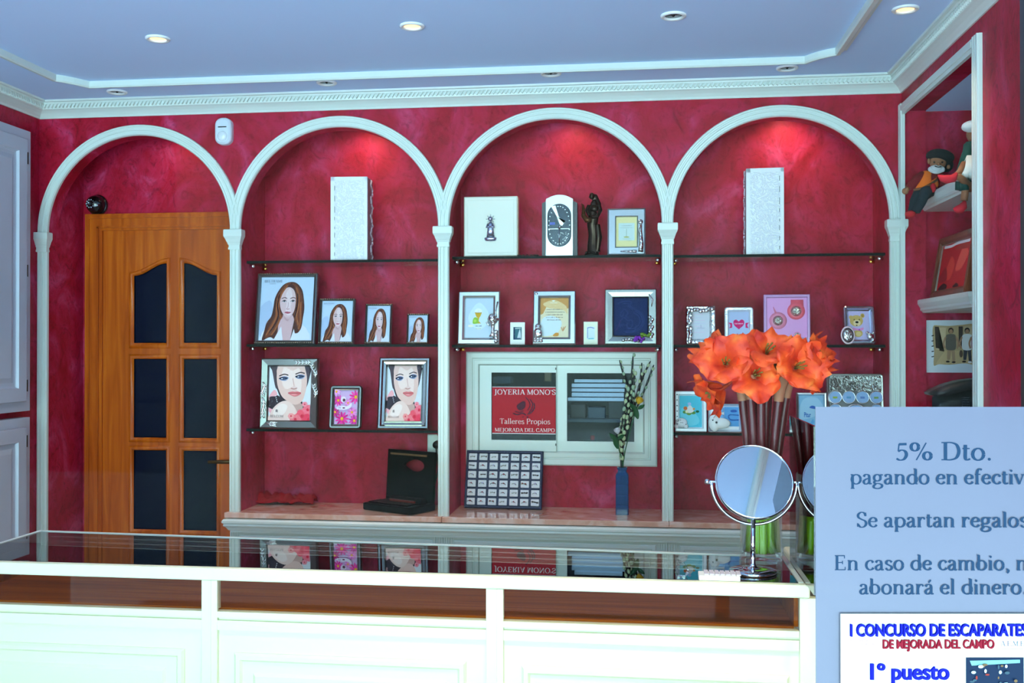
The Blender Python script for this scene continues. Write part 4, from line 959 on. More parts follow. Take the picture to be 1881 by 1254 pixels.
def dog_extra(t,w,h):
    mb=MB().use(M((246,246,244),.3),True); mb.ball((-w*.5+.024,-.010,h*.34),.024,12,8,(1,.5,1.5)); mb.ball((-w*.5+.045,-.010,.035),.028,12,8,(1.5,.4,.8)); mb.tube([(-w*.5+.02,-.014,h*.62),(-w*.5+.03,-.016,h*.52)],[.006,.004],8)
    mb.build('animal_ornament',t)
    mb=MB().use(M((120,176,226),.35),True)
    for k in range(3): mb.bbox(-.012-.022,.012-.016,-.010,-.004,h*.44+.030*k,h*.44+.020+.030*k,.003)
    mb.use(M((40,40,46),.3),True); mb.ball((-w*.5+.030,-.026,h*.34),.0045,8,6); mb.ball((-w*.5+.016,-.024,h*.42),.003,8,6); mb.build('trim_pieces',t)
def pic_dog(w,h):
    p=Pic(w,h,(240,242,246)); p.poly((96,164,222),[(.48,.14),(1,.14),(1,.98),(.48,.98)]); p.ell((50,96,180),.82,.8,.12,.06); p.line((46,100,176),[(.62,.56),(.72,.42),(1,.42)],.05); p.line((46,100,176),[(.62,.56),(.7,.64),(1,.62)],.04); return p
frame('white frame with a puppy ornament and pale blue panel behind the flower stems',(1301,1362,741),.072,SH['c3'],lambda w:[(0,.005),(.003,.008),(.007,.0)],pic_dog,.08,4,0,M((224,230,240),.25,.5),.006,extra=dog_extra)
frame('silver edged frame with a light blue print, partly behind the grey notice',(1463,1519,720),.10,SH['c3'],lambda w:[(0,.004),(.003,.008),(.008,.007),(.010,.0)],pic_pitu,.11,5,0,M((206,210,214),.2,.9))
def months(t,w,h):
    rnd=random.Random(2)
    mb=MB().use(pitted('grey_relief',(136,136,134),60,.8,.32),True)
    mb.loft(w*.92,h*.28,[(0,0),(.002,.0015),(.004,.001)],.01,0,h*.83,-.004,True)
    for k in range(26): mb.ball((rnd.uniform(-w*.43,w*.43),-.0055,h*rnd.uniform(.72,.95)),rnd.uniform(.002,.005),6,4)
    mb.build('relief',t)
    def disc(x,z,r,k):
        mb=MB().use(M((224,228,234),.2,.9),True); mx=Matrix.Translation((x,-.004,z))@Matrix.Rotation(R(90),4,'X')
        mb.lathe([(r,0),(r,.005),(r*.94,.007),(r*.86,.004)],22,mx=mx,cap=False); mb.use(M((150,186,228),.3)); mb.lathe([(r*.87,.0045),(.0001,.0045)],22,mx=mx,cap=False)
        mb.use(M(((150,170,60),(80,150,200),(90,130,200),(120,160,90))[k%4],.4)); mb.box(x-r*.35,x+r*.3,-.0095,-.008,z-r*.2,z+r*.1); mb.build('round_window',t)
    for k in range(4): disc(-w*.36+w*.24*k,h*.60,.026,k)
    disc(-w*.36,h*.38,.026,1); disc(w*.36,h*.38,.026,2); disc(0,h*.28,.05,0)
    for k in range(4): disc(-w*.36+w*.24*k,h*.10,.02,k)
frame('large grey silver multi-photo frame with many round windows, above the grey notice',(1520,1625,686),.09,SH['c3'],lambda w:[(0,.002),(.004,.005),(.010,.004),(.012,.004)],lambda w,h: Pic(w,h,(150,150,150)),.06,6,0,M((150,150,148),.3,.85),.014,extra=months)
# ---- pink box frame with crystal domes
bx=(1403,1488,541); t=frame('pink box frame with glittering round crystal domes, above the orange flowers',bx,.085,SH['c2'],lambda w:[(0,.010),(.003,.014),(.010,.014),(.012,.010)],None,.06,5,-4,film('pink_acrylic',(214,160,210),.92,.15),.003)
w=.235
a=PY(bx[0],600,.085).x; b=PY(bx[1],600,.085).x; w=b-a; h=PY(1445,541,.1).z-SH['c2']
mb=MB().use(M((224,146,206),.35)); mb.box(-w*.44,w*.44,-.006,-.001,.02,h-.014); mb.build('pink_panel',t)
for k,(x,z,r,rr) in enumerate(((-.19,.47,.020,.034),(.20,.66,.021,.034),(.22,.17,.011,.014),(-.18,.07,.012,.016))):
    mx=Matrix.Translation((x*w,-.007,z*h))@Matrix.Rotation(R(90),4,'X')
    mb=MB().use(M(((240,140,170),(250,104,120))[k%2],.4),True); mb.lathe([(rr,-.001),(rr,.003),(r,.004)],22,mx=mx,cap=False); 
    if k==1: mb.box(x*w-.02,x*w+.028,-.0095,-.006,z*h,z*h+.045)
    if k==0: mb.tube([(x*w-.008,-.009,z*h+.03),(x*w-.018,-.009,z*h+.055)],[.004,.001],6)
    mb.build('bauble',t)
    mb=MB().use(pitted('crystal_glitter',(210,204,190),150,1.0,.12)); mb.lathe([(r,.004),(r*.9,r*.35),(r*.6,r*.65),(.0001,r*.75)],14,mx=mx); mb.build('crystal_dome',t)
mb=MB().use(M((150,140,176),.4)); mb.box(-w*.44,w*.5,-.012,-.006,.004,.026); mb.build('lower_strip',t)
# ================================================================== THINGS ON THE SHELVES
def white_box(l,r,side,top,z,label,left):
    Y=.09; a=PY(l,500,Y).x; b=PY(r,500,Y).x; w=b-a; h=PY((l+r)/2,top,Y).z-z
    sx=abs(side)
    t=thing('ornate_box',label,'box',((a+b)/2,Y,z+.001),(0,0,R(4 if not left else -3)),'white ornate boxes')
    mb=MB().use(EMB); mb.bbox(-w/2,w/2,0,.115,0,h,.002); mb.build('body',t)
    mb=MB().use(M((238,238,242),.3)); 
    for x0,x1,z0,z1 in ((-w/2,w/2,h-.016,h),(-w/2,-w/2+.016,0,h),(w/2-.012,w/2,0,h)): mb.box(x0,x1,-.0012,.0,z0,z1)
    sgn=-1 if not left else 1
    rnd=random.Random(3)
    mb.use(M((70,74,84),.5)); z0=.02
    xs=(-w/2+.017) if not left else (w/2-.017)
    while z0<h-.03:
        ln=rnd.uniform(.010,.026); mb.box(xs-.0010,xs+.0010,-.0016,-.0005,z0,z0+ln); z0+=ln+rnd.uniform(.014,.03)
    mb.build('front_border',t)
    # carved edge of the side face
    mb=MB().use(M((150,128,136),.5)); x=(w/2) if not left else (-w/2); s=1 if not left else -1
    mb.box(min(x,x+s*.0015),max(x,x+s*.0015),.006,.112,.004,h-.004); mb.use(M((226,214,226),.4))
    k=0
    zz=.012
    while zz<h-.02:
        mb.tube([(x+s*.002,.070+.02*math.sin(zz*90),zz),(x+s*.003,.085+.02*math.sin(zz*90+1),zz+.012),(x+s*.002,.075+.02*math.sin(zz*90+2),zz+.022)],.0045,6); zz+=.026
    mb.build('carved_side',t)
white_box(608,674,13,325,SH['a1'],'tall white embossed box on the top shelf of the portrait arch',False)
white_box(1371,1440,-10,309,SH['c1'],'tall white embossed box on the top shelf of the rightmost arch',True)
# cream album with silver emblem
z=SH['b1']; Y=.085; a=PY(852,420,Y).x; b=PY(951,420,Y).x; w=b-a; h=PY(900,361,Y).z-z
t=thing('album_box','large cream album box with a small silver praying figure on the cover','album',((a+b)/2,Y,z+.001))
mb=MB().use(M((244,244,222),.4)); mb.bbox(-w/2,w/2,0,.05,0,h,.004); mb.build('body',t)
mb=MB().use(M((232,232,218),.4)); mb.loft(w-.004,h-.004,[(0,0),(.003,.003),(.012,.003),(.016,.0015)],0,0,h/2,0,True); mb.build('cover',t)
mb=MB().use(M((170,172,196),.25,.9),True); zc=h*.30
mb.lathe([(.0001,0),(.022,.002),(.026,.012),(.024,.016)],18,(0,-.006,zc-.012),sy=.4); mb.lathe([(.017,0),(.013,.03),(.011,.05),(.006,.062)],14,(0,-.006,zc+.006),sy=.5); mb.ball((0,-.008,zc+.08),.011,12,8); 
for sg in (-1,1): mb.tube([(sg*.010,-.010,zc+.06),(sg*.015,-.014,zc+.045),(0,-.018,zc+.048)],[.004,.004,.003],8)
for k in range(8): mb.tube([(.013*math.cos(k*.785),-.004,zc+.08+.013*math.sin(k*.785)),(.019*math.cos(k*.785),-.004,zc+.08+.019*math.sin(k*.785))],.0012,5)
mb.build('silver_emblem',t)
# bracelet
p=PY(968,470,.075)
mb=MB().use(M((74,70,66),.3,.8),True)
for k in range(16):
    a=2*math.pi*k/16; mb.lathe([(.0035,-.002),(.0055,0),(.0035,.002)],8,(.042*math.cos(a),.022*math.sin(a),.006),mx=None)
tag(mb.build('chain_bracelet',None,(p.x,.095,SH['b1'])),'dark chain bracelet lying between the cream album and the clock','bracelet')
# clock
z=SH['b1']; Y=.085; a=PY(995,420,Y).x; b=PY(1060,420,Y).x; w=b-a; h=PY(1028,358,Y).z-z; fw=w*.76
t=thing('mantel_clock','silver arched mantel clock with a dark oval dial and charcoal sides','clock',((a+b)/2,Y,z+.001))
def arch(w,h,rise,n=12): return [(-w/2,0),(w/2,0)]+[(w/2-w*k/n,h-rise+rise*(1-((2*k/n-1))**2)) for k in range(n+1)]
mb=MB().use(M((66,66,70),.4,.3)); mb.prism(arch(w,h-.012,.02),.012,.075); mb.build('housing',t)
mb=MB().use(M((176,184,190),.3,.8)); mb.prism(arch(fw,h,.018),0,.03); mb.box(-fw/2,fw/2,-.004,0,0,.020); mb.build('front_plate',t)
dw,dh=fw*.88,h*.70
mb=MB().use(M((44,50,62),.2,.6)); cz=h*.5
st=[Vector((x,0,zz)) for x,zz in rrect(dw,dh,dw/2-.0005,10)]
mb.rings([[Vector((p.x,-.001,p.z+cz)) for p in st],[Vector((p.x,-.005,p.z+cz)) for p in st],[Vector((p.x*.94,-.004,p.z*.97+cz)) for p in st]],True,False,True); dial=mb.build('dial',t)
mb=MB().use(M((236,238,232),.3,.3))
def fl_(pts,y=-.0062): mb.face([(x*dw,y,cz+zz*dh) for x,zz in pts])
fl_([(-.34,.44),(-.16,.46),(-.02,.20),(.20,.04),(.26,.10),(.12,-.02),(.02,.02),(-.10,.20),(-.30,.40)]); fl_([(-.46,-.092),(-.04,-.092),(-.04,-.078),(-.46,-.078)]); fl_([(.06,-.09),(.44,-.09),(.44,-.078),(.06,-.078)])
rnd=random.Random(6)
for k in range(26):
    an=2*math.pi*k/26; fl_([(.44*math.cos(an)+dx,.44*math.sin(an)*1.0+dz) for dx,dz in ((-.02,-.008),(.02,-.008),(.02,.008),(-.02,.008))])
for k in range(18):
    x,zz=rnd.uniform(-.05,.36),rnd.uniform(-.40,-.12); fl_([(x-.015,zz-.008),(x+.015,zz-.004),(x+.01,zz+.01)])
mb.use(M((40,60,170),.3)); fl_([(-.40,.01),(-.18,.01),(-.18,.07),(-.40,.07)]); mb.build('dial_markings',dial)
mb=MB().use(CHROME,True); mb.lathe([(.006,0),(.006,.004),(.001,.006)],12,mx=Matrix.Translation((.002,-.006,cz-.04*dh))@Matrix.Rotation(R(90),4,'X')); mb.tube([(0,-.010,cz-.04*dh),(0,-.010,cz-.46*dh)],[.002,.0012],6); mb.build('clock_hand',dial)
# bronze figure
z=SH['b1']; Y=.105
def B(px,py,dy=0): return PY(px,py,Y+dy)
c0=PY(1087,470,Y)
BRZ=M((58,46,38),.28,.85)
mb=MB().use(BRZ,True); o=Vector((c0.x,Y,z+.001))
def q(px,py,dy=0): v=B(px,py,dy)-o; v.z=max(v.z,.004); return v
mb.tube([q(1091,464),q(1089,450),q(1090,430),q(1088,412),q(1090,400),q(1089,385),q(1091,374),q(1091,368)],[.028,.022,.020,.022,.022,.015,.014,.008],14,.75)
mb.tube([q(1097,462,-.01),q(1100,436,-.008),q(1097,412,-.006)],[.010,.014,.012],10)
mb.ball(q(1087,360),.0125,12,9,(.85,.95,1.15)); 
mb.tube([q(1083,358,.01),q(1092,362,.012),q(1099,376,.012),q(1102,386,.01)],[.011,.015,.013,.006],10)
mb.tube([q(1100,376),q(1103,386,-.005),q(1098,397,-.018),q(1086,398,-.026)],[.0085,.0085,.007,.006],10)
mb.tube([q(1082,377),q(1078,386,-.008),q(1082,396,-.022)],[.008,.008,.006],10)
mb.ball(q(1092,383,-.012),.013,10,8,(1.2,.8,1))
fo=mb.build('figure'); remesh(fo,.0022,2)
t=thing('bronze_figurine','dark bronze standing woman holding a horn of plenty beside the clock','figurine',o); fo.parent=t
mb=MB().use(M((96,62,34),.3,.8),True); mb.tube([q(1068,374,-.004),q(1071,377,-.008),q(1072,386,-.012),q(1072,396,-.02),q(1078,404,-.026),q(1086,404,-.03)],[.002,.004,.007,.010,.012,.010],10); mb.build('cornucopia',t)
mb=MB().use(M((40,32,28),.35,.7),True); mb.lathe([(.030,0),(.031,.006),(.024,.012),(.022,.018),(.012,.024)],20,(q(1087,470).x,0,0)); 
for k in range(9): mb.ball((q(1087,470).x+.022*math.cos(k*.7),.022*math.sin(k*.7),.012),.007,8,6)
mb.build('base',t)
# little white cards
def card(px0,px1,top,label,yel):
    Y=.10; z=SH['b2']; a=PY(px0,600,Y).x; b=PY(px1,600,Y).x; w=b-a; h=PY(px0,top,Y).z-z
    t=thing('small_card',label,'card',((a+b)/2,Y,z+.001),(R(-3),0,0),'little white cards')
    mb=MB().use(M((240,240,232) if not yel else (240,240,214),.4)); mb.bbox(-w/2,w/2,0,.008,0,h,.001); mb.build('block',t)
    p=Pic(w*.56,h*.56,(226,240,240) if yel else (60,110,120))
    if yel: p.line((90,84,180),[(.1,.1),(.1,.9)],.06,False).line((110,104,190),[(.1,.9),(.5,.95),(.95,.86)],.08).line((90,190,200),[(.2,.06),(.9,.08)],.1)
    else: p.poly((200,216,220),[(.45,.05),(.95,.05),(.9,.5),(.8,.9),(.6,.5)]).line((200,216,210),[(.1,.88),(.9,.92)],.1).poly((30,60,90),[(0,0),(.2,.0),(.2,1),(0,1)]).line((40,70,110),[(.1,.08),(.9,.1)],.12)
    p.build('picture',t,(0,-.001,h*.22))
card(937,964,592,'small white card with a tiny dark picture, right of the chalice frame',False)
card(1072,1098,591,'small pale card with a thin line drawing, left of the navy frame',True)
# ================================================================== WORKTOP
def wz(px,py): return PZ(px,py,TOPZ)
# red cloth
c=wz(515,925); mb=MB().use(M((150,6,14),.9,spec=.1),True); rnd=random.Random(11)
n,m_=22,9; g=[]
from mathutils import noise as NZ
for j in range(m_):
    row=[]
    for i in range(n):
        u=i/(n-1); v=j/(m_-1); x=(-.165+.33*u)*(1-.12*v)+.02*(v-.5); y=-.055+.13*v*(1-.5*u)+.03*u
        hh=abs(NZ.noise(Vector((u*7,v*4,3.1))))*.065+.024*math.sin(v*7+u*9)**2+.006
        hh*= .35+ .65*math.sin(math.pi*min(1,max(0,v)))+(.5 if u<.12 and v>.5 else 0)
        row.append(Vector((x,y+.010*NZ.noise(Vector((u*5,v*5,9))),hh)))
    g.append(row)
vs=[[mb.bm.verts.new(p) for p in r] for r in g]
for j in range(m_-1):
    for i in range(n-1): mb.f([vs[j][i],vs[j][i+1],vs[j+1][i+1],vs[j+1][i]])
cl_=mb.build('red_cloth',None,(c.x,c.y,TOPZ)); so=cl_.modifiers.new('s','SOLIDIFY'); so.thickness=.003; so.offset=1
tag(cl_,'crumpled dark red cloth lying on the pink marble at the left end','cloth')
# open black case
Qc=wz(800,938); ang=R(-28); Lx=.265; ly=.160
ux=Vector((math.cos(ang),math.sin(ang),0)); uy=Vector((-ux.y,ux.x,0)); Qc=Vector((Qc.x,.115,TOPZ)); F1=Qc-ux*Lx-uy*ly
t=thing('jewellery_case','open black jewellery case with an eye-shaped opening in its lid','case',(F1.x,F1.y,TOPZ+.001),(0,0,ang))
Cb=M((5,3,4),.45,spec=.10)
mb=MB().use(Cb); mb.bbox(0,Lx,0,ly,0,.030,.006); mb.bbox(.02,Lx-.03,.012,ly*.55,.030,.036,.003); mb.build('base_tray',t)
mb=MB().use(Cb); mb.tube([(Lx*.30,ly*.62,.036),(Lx*.95,ly*.62,.036)],.020,12); mb.build('cushion_roll',t)
mb=MB().use(M((90,26,14),.4)); mb.bbox(Lx*.34,Lx*.86,ly*.40,ly*.47,.036,.046,.003); mb.build('red_band',t)
# lid: upright panel with an eye-shaped hole
lw,lh=Lx*.98,PY(750,829,.16).z-TOPZ-.02
nseg=20; hole=[]
for k in range(nseg):
    a=2*math.pi*k/nseg; hole.append((lw*.60+.050*math.cos(a)*(1 if math.cos(a)>0 else 1.25),lh*.72+.026*math.sin(a)*(1-.45*abs(math.cos(a))**2 if math.cos(a)<0 else 1)))
outer=[]
for hx,hz in hole:
    dx,dz=hx-lw*.60,hz-lh*.72; s=min([( (lw-lw*.60)/dx if dx>1e-9 else (-lw*.60/dx if dx<-1e-9 else 1e9)),((lh-lh*.72)/dz if dz>1e-9 else (-lh*.72/dz if dz<-1e-9 else 1e9))]); outer.append((lw*.60+dx*s,lh*.72+dz*s))
for cxx,czz in ((0,0),(lw,0),(0,lh),(lw,lh)):
    k=min(range(nseg),key=lambda i:(outer[i][0]-cxx)**2+(outer[i][1]-czz)**2); outer[k]=(cxx,czz)
mb=MB().use(Cb); y0,y1=0,.014
mb.rings([[Vector((x,y0,zz)) for x,zz in outer],[Vector((x,y0,zz)) for x,zz in hole],[Vector((x,y1,zz)) for x,zz in hole],[Vector((x,y1,zz)) for x,zz in outer],[Vector((x,y0,zz)) for x,zz in outer]],True,False,False)
lid=mb.build('lid',t,(.0,ly-.016,.022),(R(-4),0,0))
mb=MB().use(M((120,86,50),.4)); mb.box(lw*.06,lw*.84,-.002,0,lh*.90,lh*.935); mb.build('trim_strip',lid)
# socket with plug
p=PY(797,815,NB); t=thing('wall_socket','white wall socket with a black plug, above the black case beside the column','socket',(p.x+.008,NB,p.z))
mb=MB().use(M((214,226,220),.3)); mb.bbox(-.035,.035,-.011,0,-.042,.042,.004); mb.build('plate',t)
mb=MB().use(BLACK,True); mb.tube([(.012,-.010,.0),(.012,-.05,.0)],[.018,.016],14); mb.tube([(.012,-.045,.0),(.014,-.055,-.03),(.02,-.04,-.10),(.0,-.03,-.18),(-.04,-.05,-.235)],.0035,8); mb.build('plug',t)
# ring tray
tilt=R(15); YT=.188; A=PY(852,930,YT); Bq=PY(995,930,YT); w=Bq.x-A.x; yaw=R(-2)
h=(PY(925,829,.24).z-TOPZ)/math.cos(tilt)
t=thing('ring_tray','navy blue tilted tray holding rows of white ring cushions','ring tray',((A.x+Bq.x)/2,YT,TOPZ+.002),(-tilt,0,yaw))
NAVY=M((14,22,66),.5); mb=MB().use(NAVY); mb.loft(w,h,[(0,-.012),(0,.004),(.003,.008),(.010,.008),(.013,.0)],0,0,h/2,0,True)
mb.build('tray',t)
TM=Matrix.Translation(t.location)@Euler(t.rotation_euler).to_matrix().to_4x4()
PADM=M((226,226,232),.6); ringm=[M((150,146,138),.15,1.0),M((196,180,140),.2,1.0),M((90,86,88),.2,1.0)]
gem=[M((160,60,90),.1),M((230,230,240),.05),M((60,60,70),.1),M((200,190,230),.1),M((150,40,60),.1)]
pw,ph=w*.108,h*.118
pm=MB().use(PADM); pm.bbox(-pw/2,pw/2,-.006,.0,-ph/2,ph/2,.002); pad=pm.build('ring_cushion',t)
padmesh=pad.data
rmesh=[]
for v in range(6):
    mb=MB().use(ringm[v%3],True); rr=.0088
    nseg=16; rs=[]
    for k in range(nseg+1):
        a=math.pi*k/nseg; rs.append([Vector((-.001+.0+(rr+.0014*math.cos(b))*math.cos(a),.0014*math.sin(b)*1.5-.001,(rr+.0014*math.cos(b))*math.sin(a)*.55)) for b in (0,1.57,3.14,4.71)])
    mb.rings(rs,True)
    for dx in ((0,),(-.006,.006),(-.009,0,.009),(.002,),(-.007,.004),(0,))[v]: mb.use(gem[v%5],False); mb.ball((dx,-.003,rr*.55),.0032 if v in (0,3) else .0024,8,5); mb.use(ringm[(v+1)%3],True); mb.tube([(dx-.004,-.001,rr*.45),(dx+.004,-.001,rr*.45)],.0022,6)
    o=mb.build('ring'); rmesh.append(o.data); bpy.data.objects.remove(o)
rown=('top','second','third','fourth','fifth','bottom'); coln=('leftmost','second from left','third from left','middle','third from right','second from right','rightmost')
rnd=random.Random(21); first=True
for r_ in range(6):
    for c_ in range(7):
        x=-w/2+w*(.085+.1383*c_); zz=h*(.885-.1545*r_)
        if first: o=pad; first=False
        else: o=bpy.data.objects.new('ring_cushion',padmesh); put(o,t)
        o.location=(x,0,zz)
        g=bpy.data.objects.new('ring',rmesh[rnd.randrange(6)]); put(g)
        g.matrix_world=TM@Matrix.Translation((x+rnd.uniform(-.003,.003),-.0068,zz-.003))@Matrix.Rotation(R(rnd.uniform(-14,14)),4,'Y')@Matrix.Scale(rnd.uniform(.9,1.25),4)
        tag(g,'ring on the %s cushion in the %s row of the navy tray'%(coln[c_],rown[r_]),'ring','rings in the navy tray')
# blue bottle vase with branches
p=wz(1143,944); t=thing('bottle_vase','slim square blue glass bottle vase on the marble in front of the workshop window','vase',(p.x,p.y,TOPZ+.0005))
s=PY(1155,900,p.y).x-PY(1131,900,p.y).x; hb=PY(1143,858,p.y).z-TOPZ
mb=MB().use(BLUEGLASS); k=s*.5
def sq(r,z,n=4): return [Vector((x,y,z)) for x,y in rrect(2*r,2*r,r*.25,3)]
mb.rings([sq(k,0),sq(k,hb*.18),sq(k*.95,hb*.2),sq(k,hb*.22),sq(k,hb*.40),sq(k*.95,hb*.42),sq(k,hb*.44),sq(k,hb*.62),sq(k*.95,hb*.64),sq(k,hb*.66),sq(k,hb*.84),sq(k*.7,hb*.9),sq(k*.62,hb*.95),sq(k*.78,hb*.96),sq(k*.78,hb),sq(k*.6,hb),sq(k*.6,hb*.9),sq(k*.88,hb*.82),sq(k*.88,.012)],True,True,True)
mb.build('bottle',t)
TW=M((12,14,14),.5); BUD=M((184,200,156),.6); BUD2=M((150,176,146),.6); bx_,by_=p.x,p.y
def branch(tops,label,bs=1.0,seed=0):
    rnd=random.Random(seed); o=thing('catkin_branch',label,'branch',(bx_,by_,TOPZ+.014),(0,0,0),'dark catkin branches in the blue bottle')
    pts=[Vector((rnd.uniform(-.006,.006),rnd.uniform(-.006,.006),0)),Vector((rnd.uniform(-.004,.004),rnd.uniform(-.004,.004),hb-.012))]+[PY(a,b,by_+dy)-Vector((bx_,by_,TOPZ+.014)) for a,b,dy in tops]
    P=cr(pts,8); mb=MB().use(TW,True); mb.tube(P,[.0042]*(len(P)-3)+[.0036,.003,.002],7); mb.build('twig',o)
    mb=MB(); L=0; acc=.0
    for i in range(1,len(P)):
        d=(P[i]-P[i-1]); acc+=d.length
        if P[i].z<hb+.006: acc=0; continue
        if acc>.0225:
            acc=0; ax_=d.normalized(); qn=Vector((0,0,1)).rotation_difference(ax_).to_matrix(); side=Vector((rnd.uniform(-1,1),rnd.uniform(-1,1),0)).normalized()*.0035
            mb.use(BUD if rnd.random()<.65 else BUD2,True); mb.ball(P[i]+side,.0060*bs,8,6,(1,1,1.35),qn)
    mb.build('buds',o)
branch([(1139,800,0),(1150,740,-.01),(1160,690,-.012),(1163,652,-.012)],'tallest dark catkin branch in the blue bottle',1.05,1)
branch([(1142,790,0),(1152,720,.01),(1146,690,.01),(1138,661,.012)],'catkin branch leaning left across the window, ending left of the tallest one',1,2)
branch([(1146,800,0),(1164,745,-.02),(1176,700,-.02),(1179,666,-.02)],'catkin branch with its tip between the tallest and the upper right ones',1,3)
branch([(1147,800,0),(1168,740,.005),(1180,695,.005),(1195,663,.005)],'catkin branch tipping to the upper right beside the rightmost one',1,4)
branch([(1148,800,.01),(1176,735,.012),(1190,700,.012),(1201,670,.012)],'rightmost catkin branch in the blue bottle',1,5)
branch([(1143,800,-.015),(1153,755,-.02),(1164,710,-.02),(1166,682,-.02)],'short thick catkin branch in the middle of the blue bottle bunch',1.25,6)
branch([(1140,800,-.02),(1146,760,-.028),(1154,725,-.028),(1156,705,-.028)],'shortest catkin branch at the front left of the bunch',1.25,7)
branch([(1144,810,-.02),(1156,770,-.03),(1165,735,-.03),(1163,708,-.03)],'bushy catkin branch at the front of the bunch, below the yellow rose',1.3,8)
def rose(px,py,col,label,stem0,r,dy,up):
    o=thing('rose' ,label,'flower',(bx_,by_,TOPZ+.014)); pt=PY(px,py,by_+dy)-Vector((bx_,by_,TOPZ+.014))
    mb=MB().use(M((30,90,50),.5),True); mb.tube(cr([Vector((.004,-.004,0)),Vector((.003,-.005,hb-.012)),(Vector((0,0,hb))+pt)*.5+Vector((-.004,dy*.3,0)),pt-Vector(up)*.01],6),.0022,7); mb.build('stem',o)
    qn=Vector((0,0,1)).rotation_difference(Vector(up).normalized()).to_matrix()
    mb=MB().use(M(col,.6),True)
    for k,(rr,ht) in enumerate(((.35,1.0),(.55,.98),(.75,.9),(.95,.78))):
        for j in range(3+k):
            a=2*math.pi*j/(3+k)+k; rs=[]
            for v in range(6):
                f=v/5; rad=r*rr*(math.sin(f*1.7)*.9+.12)*(1+.15*f); rs.append([pt+qn@Vector((rad*math.cos(a+d),rad*math.sin(a+d),r*2*ht*f)) for d in [(-1+.4*q_)*(.75*(1-.35*f)) for q_ in range(6)]])
            mb.rings(rs,False)
    mb.build('petals',o); 
    mb=MB().use(M((26,84,46),.5),True)
    def lf(b,d,l,wd):
        b=Vector(b); d=Vector(d).normalized(); n=d.cross(Vector((0,1,0))).normalized(); rs=[]
        for v in range(7):
            f=v/6; ww=wd*math.sin(math.pi*min(.98,f*.9+.08)); rs.append([b+d*l*f+n*ww+Vector((0,-.004*math.sin(f*3),0)),b+d*l*f+Vector((0,.004,0)),b+d*l*f-n*ww+Vector((0,-.004*math.sin(f*3),0))])
        mb.rings(rs,False)
    lf(pt+Vector((0,0,-.03)),(-.8,-.3,.8),.05,.010); lf(pt+Vector((.0,0,-.06)),(-.3,-.4,1),.06,.011); lf(pt+Vector((.0,0,-.02)),(.7,-.3,.5),.035,.008); mb.build('leaves',o)
rose(1172,742,(232,182,36),'yellow silk rose among the catkin branches',0,.015,-.04,(.35,-.3,1))
rose(1135,797,(226,222,228),'white silk rosebud low on the left of the catkin branches',0,.013,-.035,(-.15,-.3,1))
# red sign taped inside the window
Y=NB-.008; a=PY(904,750,Y); b=PY(1020.5,750,Y); zt=PY(960,710,Y).z; z0=PY(960,797,Y).z; w=b.x-a.x; h=zt-z0
p=Pic(w,h,(196,22,42),.25); WT=(244,232,232)
p.poly((226,226,226),[(0,0),(1,0),(1,.02),(0,.02)]).poly((226,226,226),[(0,.985),(1,.985),(1,1),(0,1)])
p.text(WT,"JOYERIA MONO'S",.035,.835,.97,.105,serif,1.15); p.text((236,206,206),'Talleres Propios',.12,.215,.80,.11,serif,1.1); p.text(WT,'MEJORADA DEL CAMPO',.04,.05,.95,.075,serif,1.2)
D=(84,26,50); p.blob(D,[(.39,.60),(.44,.66),(.50,.70),(.53,.66),(.52,.56),(.46,.50),(.41,.52)]); p.line(D,[(.53,.78),(.58,.70),(.60,.60),(.56,.50)],.016); p.line(D,[(.60,.74),(.64,.64),(.62,.52),(.58,.46)],.018); p.line(D,[(.66,.66),(.67,.56),(.62,.46),(.56,.42)],.022); p.line(D,[(.33,.44),(.40,.41),(.48,.44),(.54,.40)],.022); p.line(D,[(.36,.48),(.44,.46),(.50,.50)],.016); p.ell(D,.49,.36,.012).ell(D,.56,.36,.014)
tag(p.build('shop_sign',None,((a.x+b.x)/2,Y,z0)),'red printed sign with white lettering and a dark emblem on the left window pane','sign')
# slats brightened by an added glow behind the right pane and dim shelf goods in the workshop
t=thing('slatted_shade','pale blue horizontal slats behind the right pane of the workshop window','shade',(0,.42,1.40))
for k,(x0,x1,y0,y1) in enumerate(((1055,1143,697,702),(1050,1149,705,711),(1050,1147,714,719),(1050,1146,722,728),(1043,1146,731,736))):
    a=PY(x0,y1,.42); b=PY(x1,y0,.42); mb=MB().use(M((214,232,242),.35,emit=(170,215,240),es=.40)); mb.bbox(a.x,b.x,0,.03,a.z-1.40,b.z-1.40,.001); mb.build('slat',t)
def shelfobj(name,lab,cat,x0,x1,y0,y1,col,Y=.6,d=.1):
    a=PY(x0,y1,Y); b=PY(x1,y0,Y); mb=MB().use(M(col,.4)); mb.bbox(0,b.x-a.x,0,d,0,b.z-a.z,.003); return tag(mb.build(name,None,(a.x,Y,a.z)),lab,cat)
shelfobj('back_shelf','grey shelf board seen through the right pane of the workshop window','shelf',1020,1180,770,775,(104,116,130),.55,.28)
shelfobj('storage_box','brown box behind the lower right pane of the workshop window','box',1048,1076,742,770,(86,60,50))
shelfobj('storage_box','blue grey box behind the lower right pane of the workshop window','box',1080,1112,748,770,(70,90,120))
shelfobj('storage_box','dark cabinet door behind the lower right pane, beside the white rosebud','cabinet',1118,1150,738,770,(40,34,40))
shelfobj('red_figurine','tiny red object at the bottom of the right window pane','ornament',1085,1092,800,808,(220,40,50),.40,.02)
shelfobj('metal_box','grey metal box above the red sign behind the left pane','box',905,938,692,704,(90,110,140),.5)
shelfobj('brass_lamp','brass lamp glinting above the red sign behind the left pane','lamp',1000,1012,684,700,(190,140,80),.5,.03)
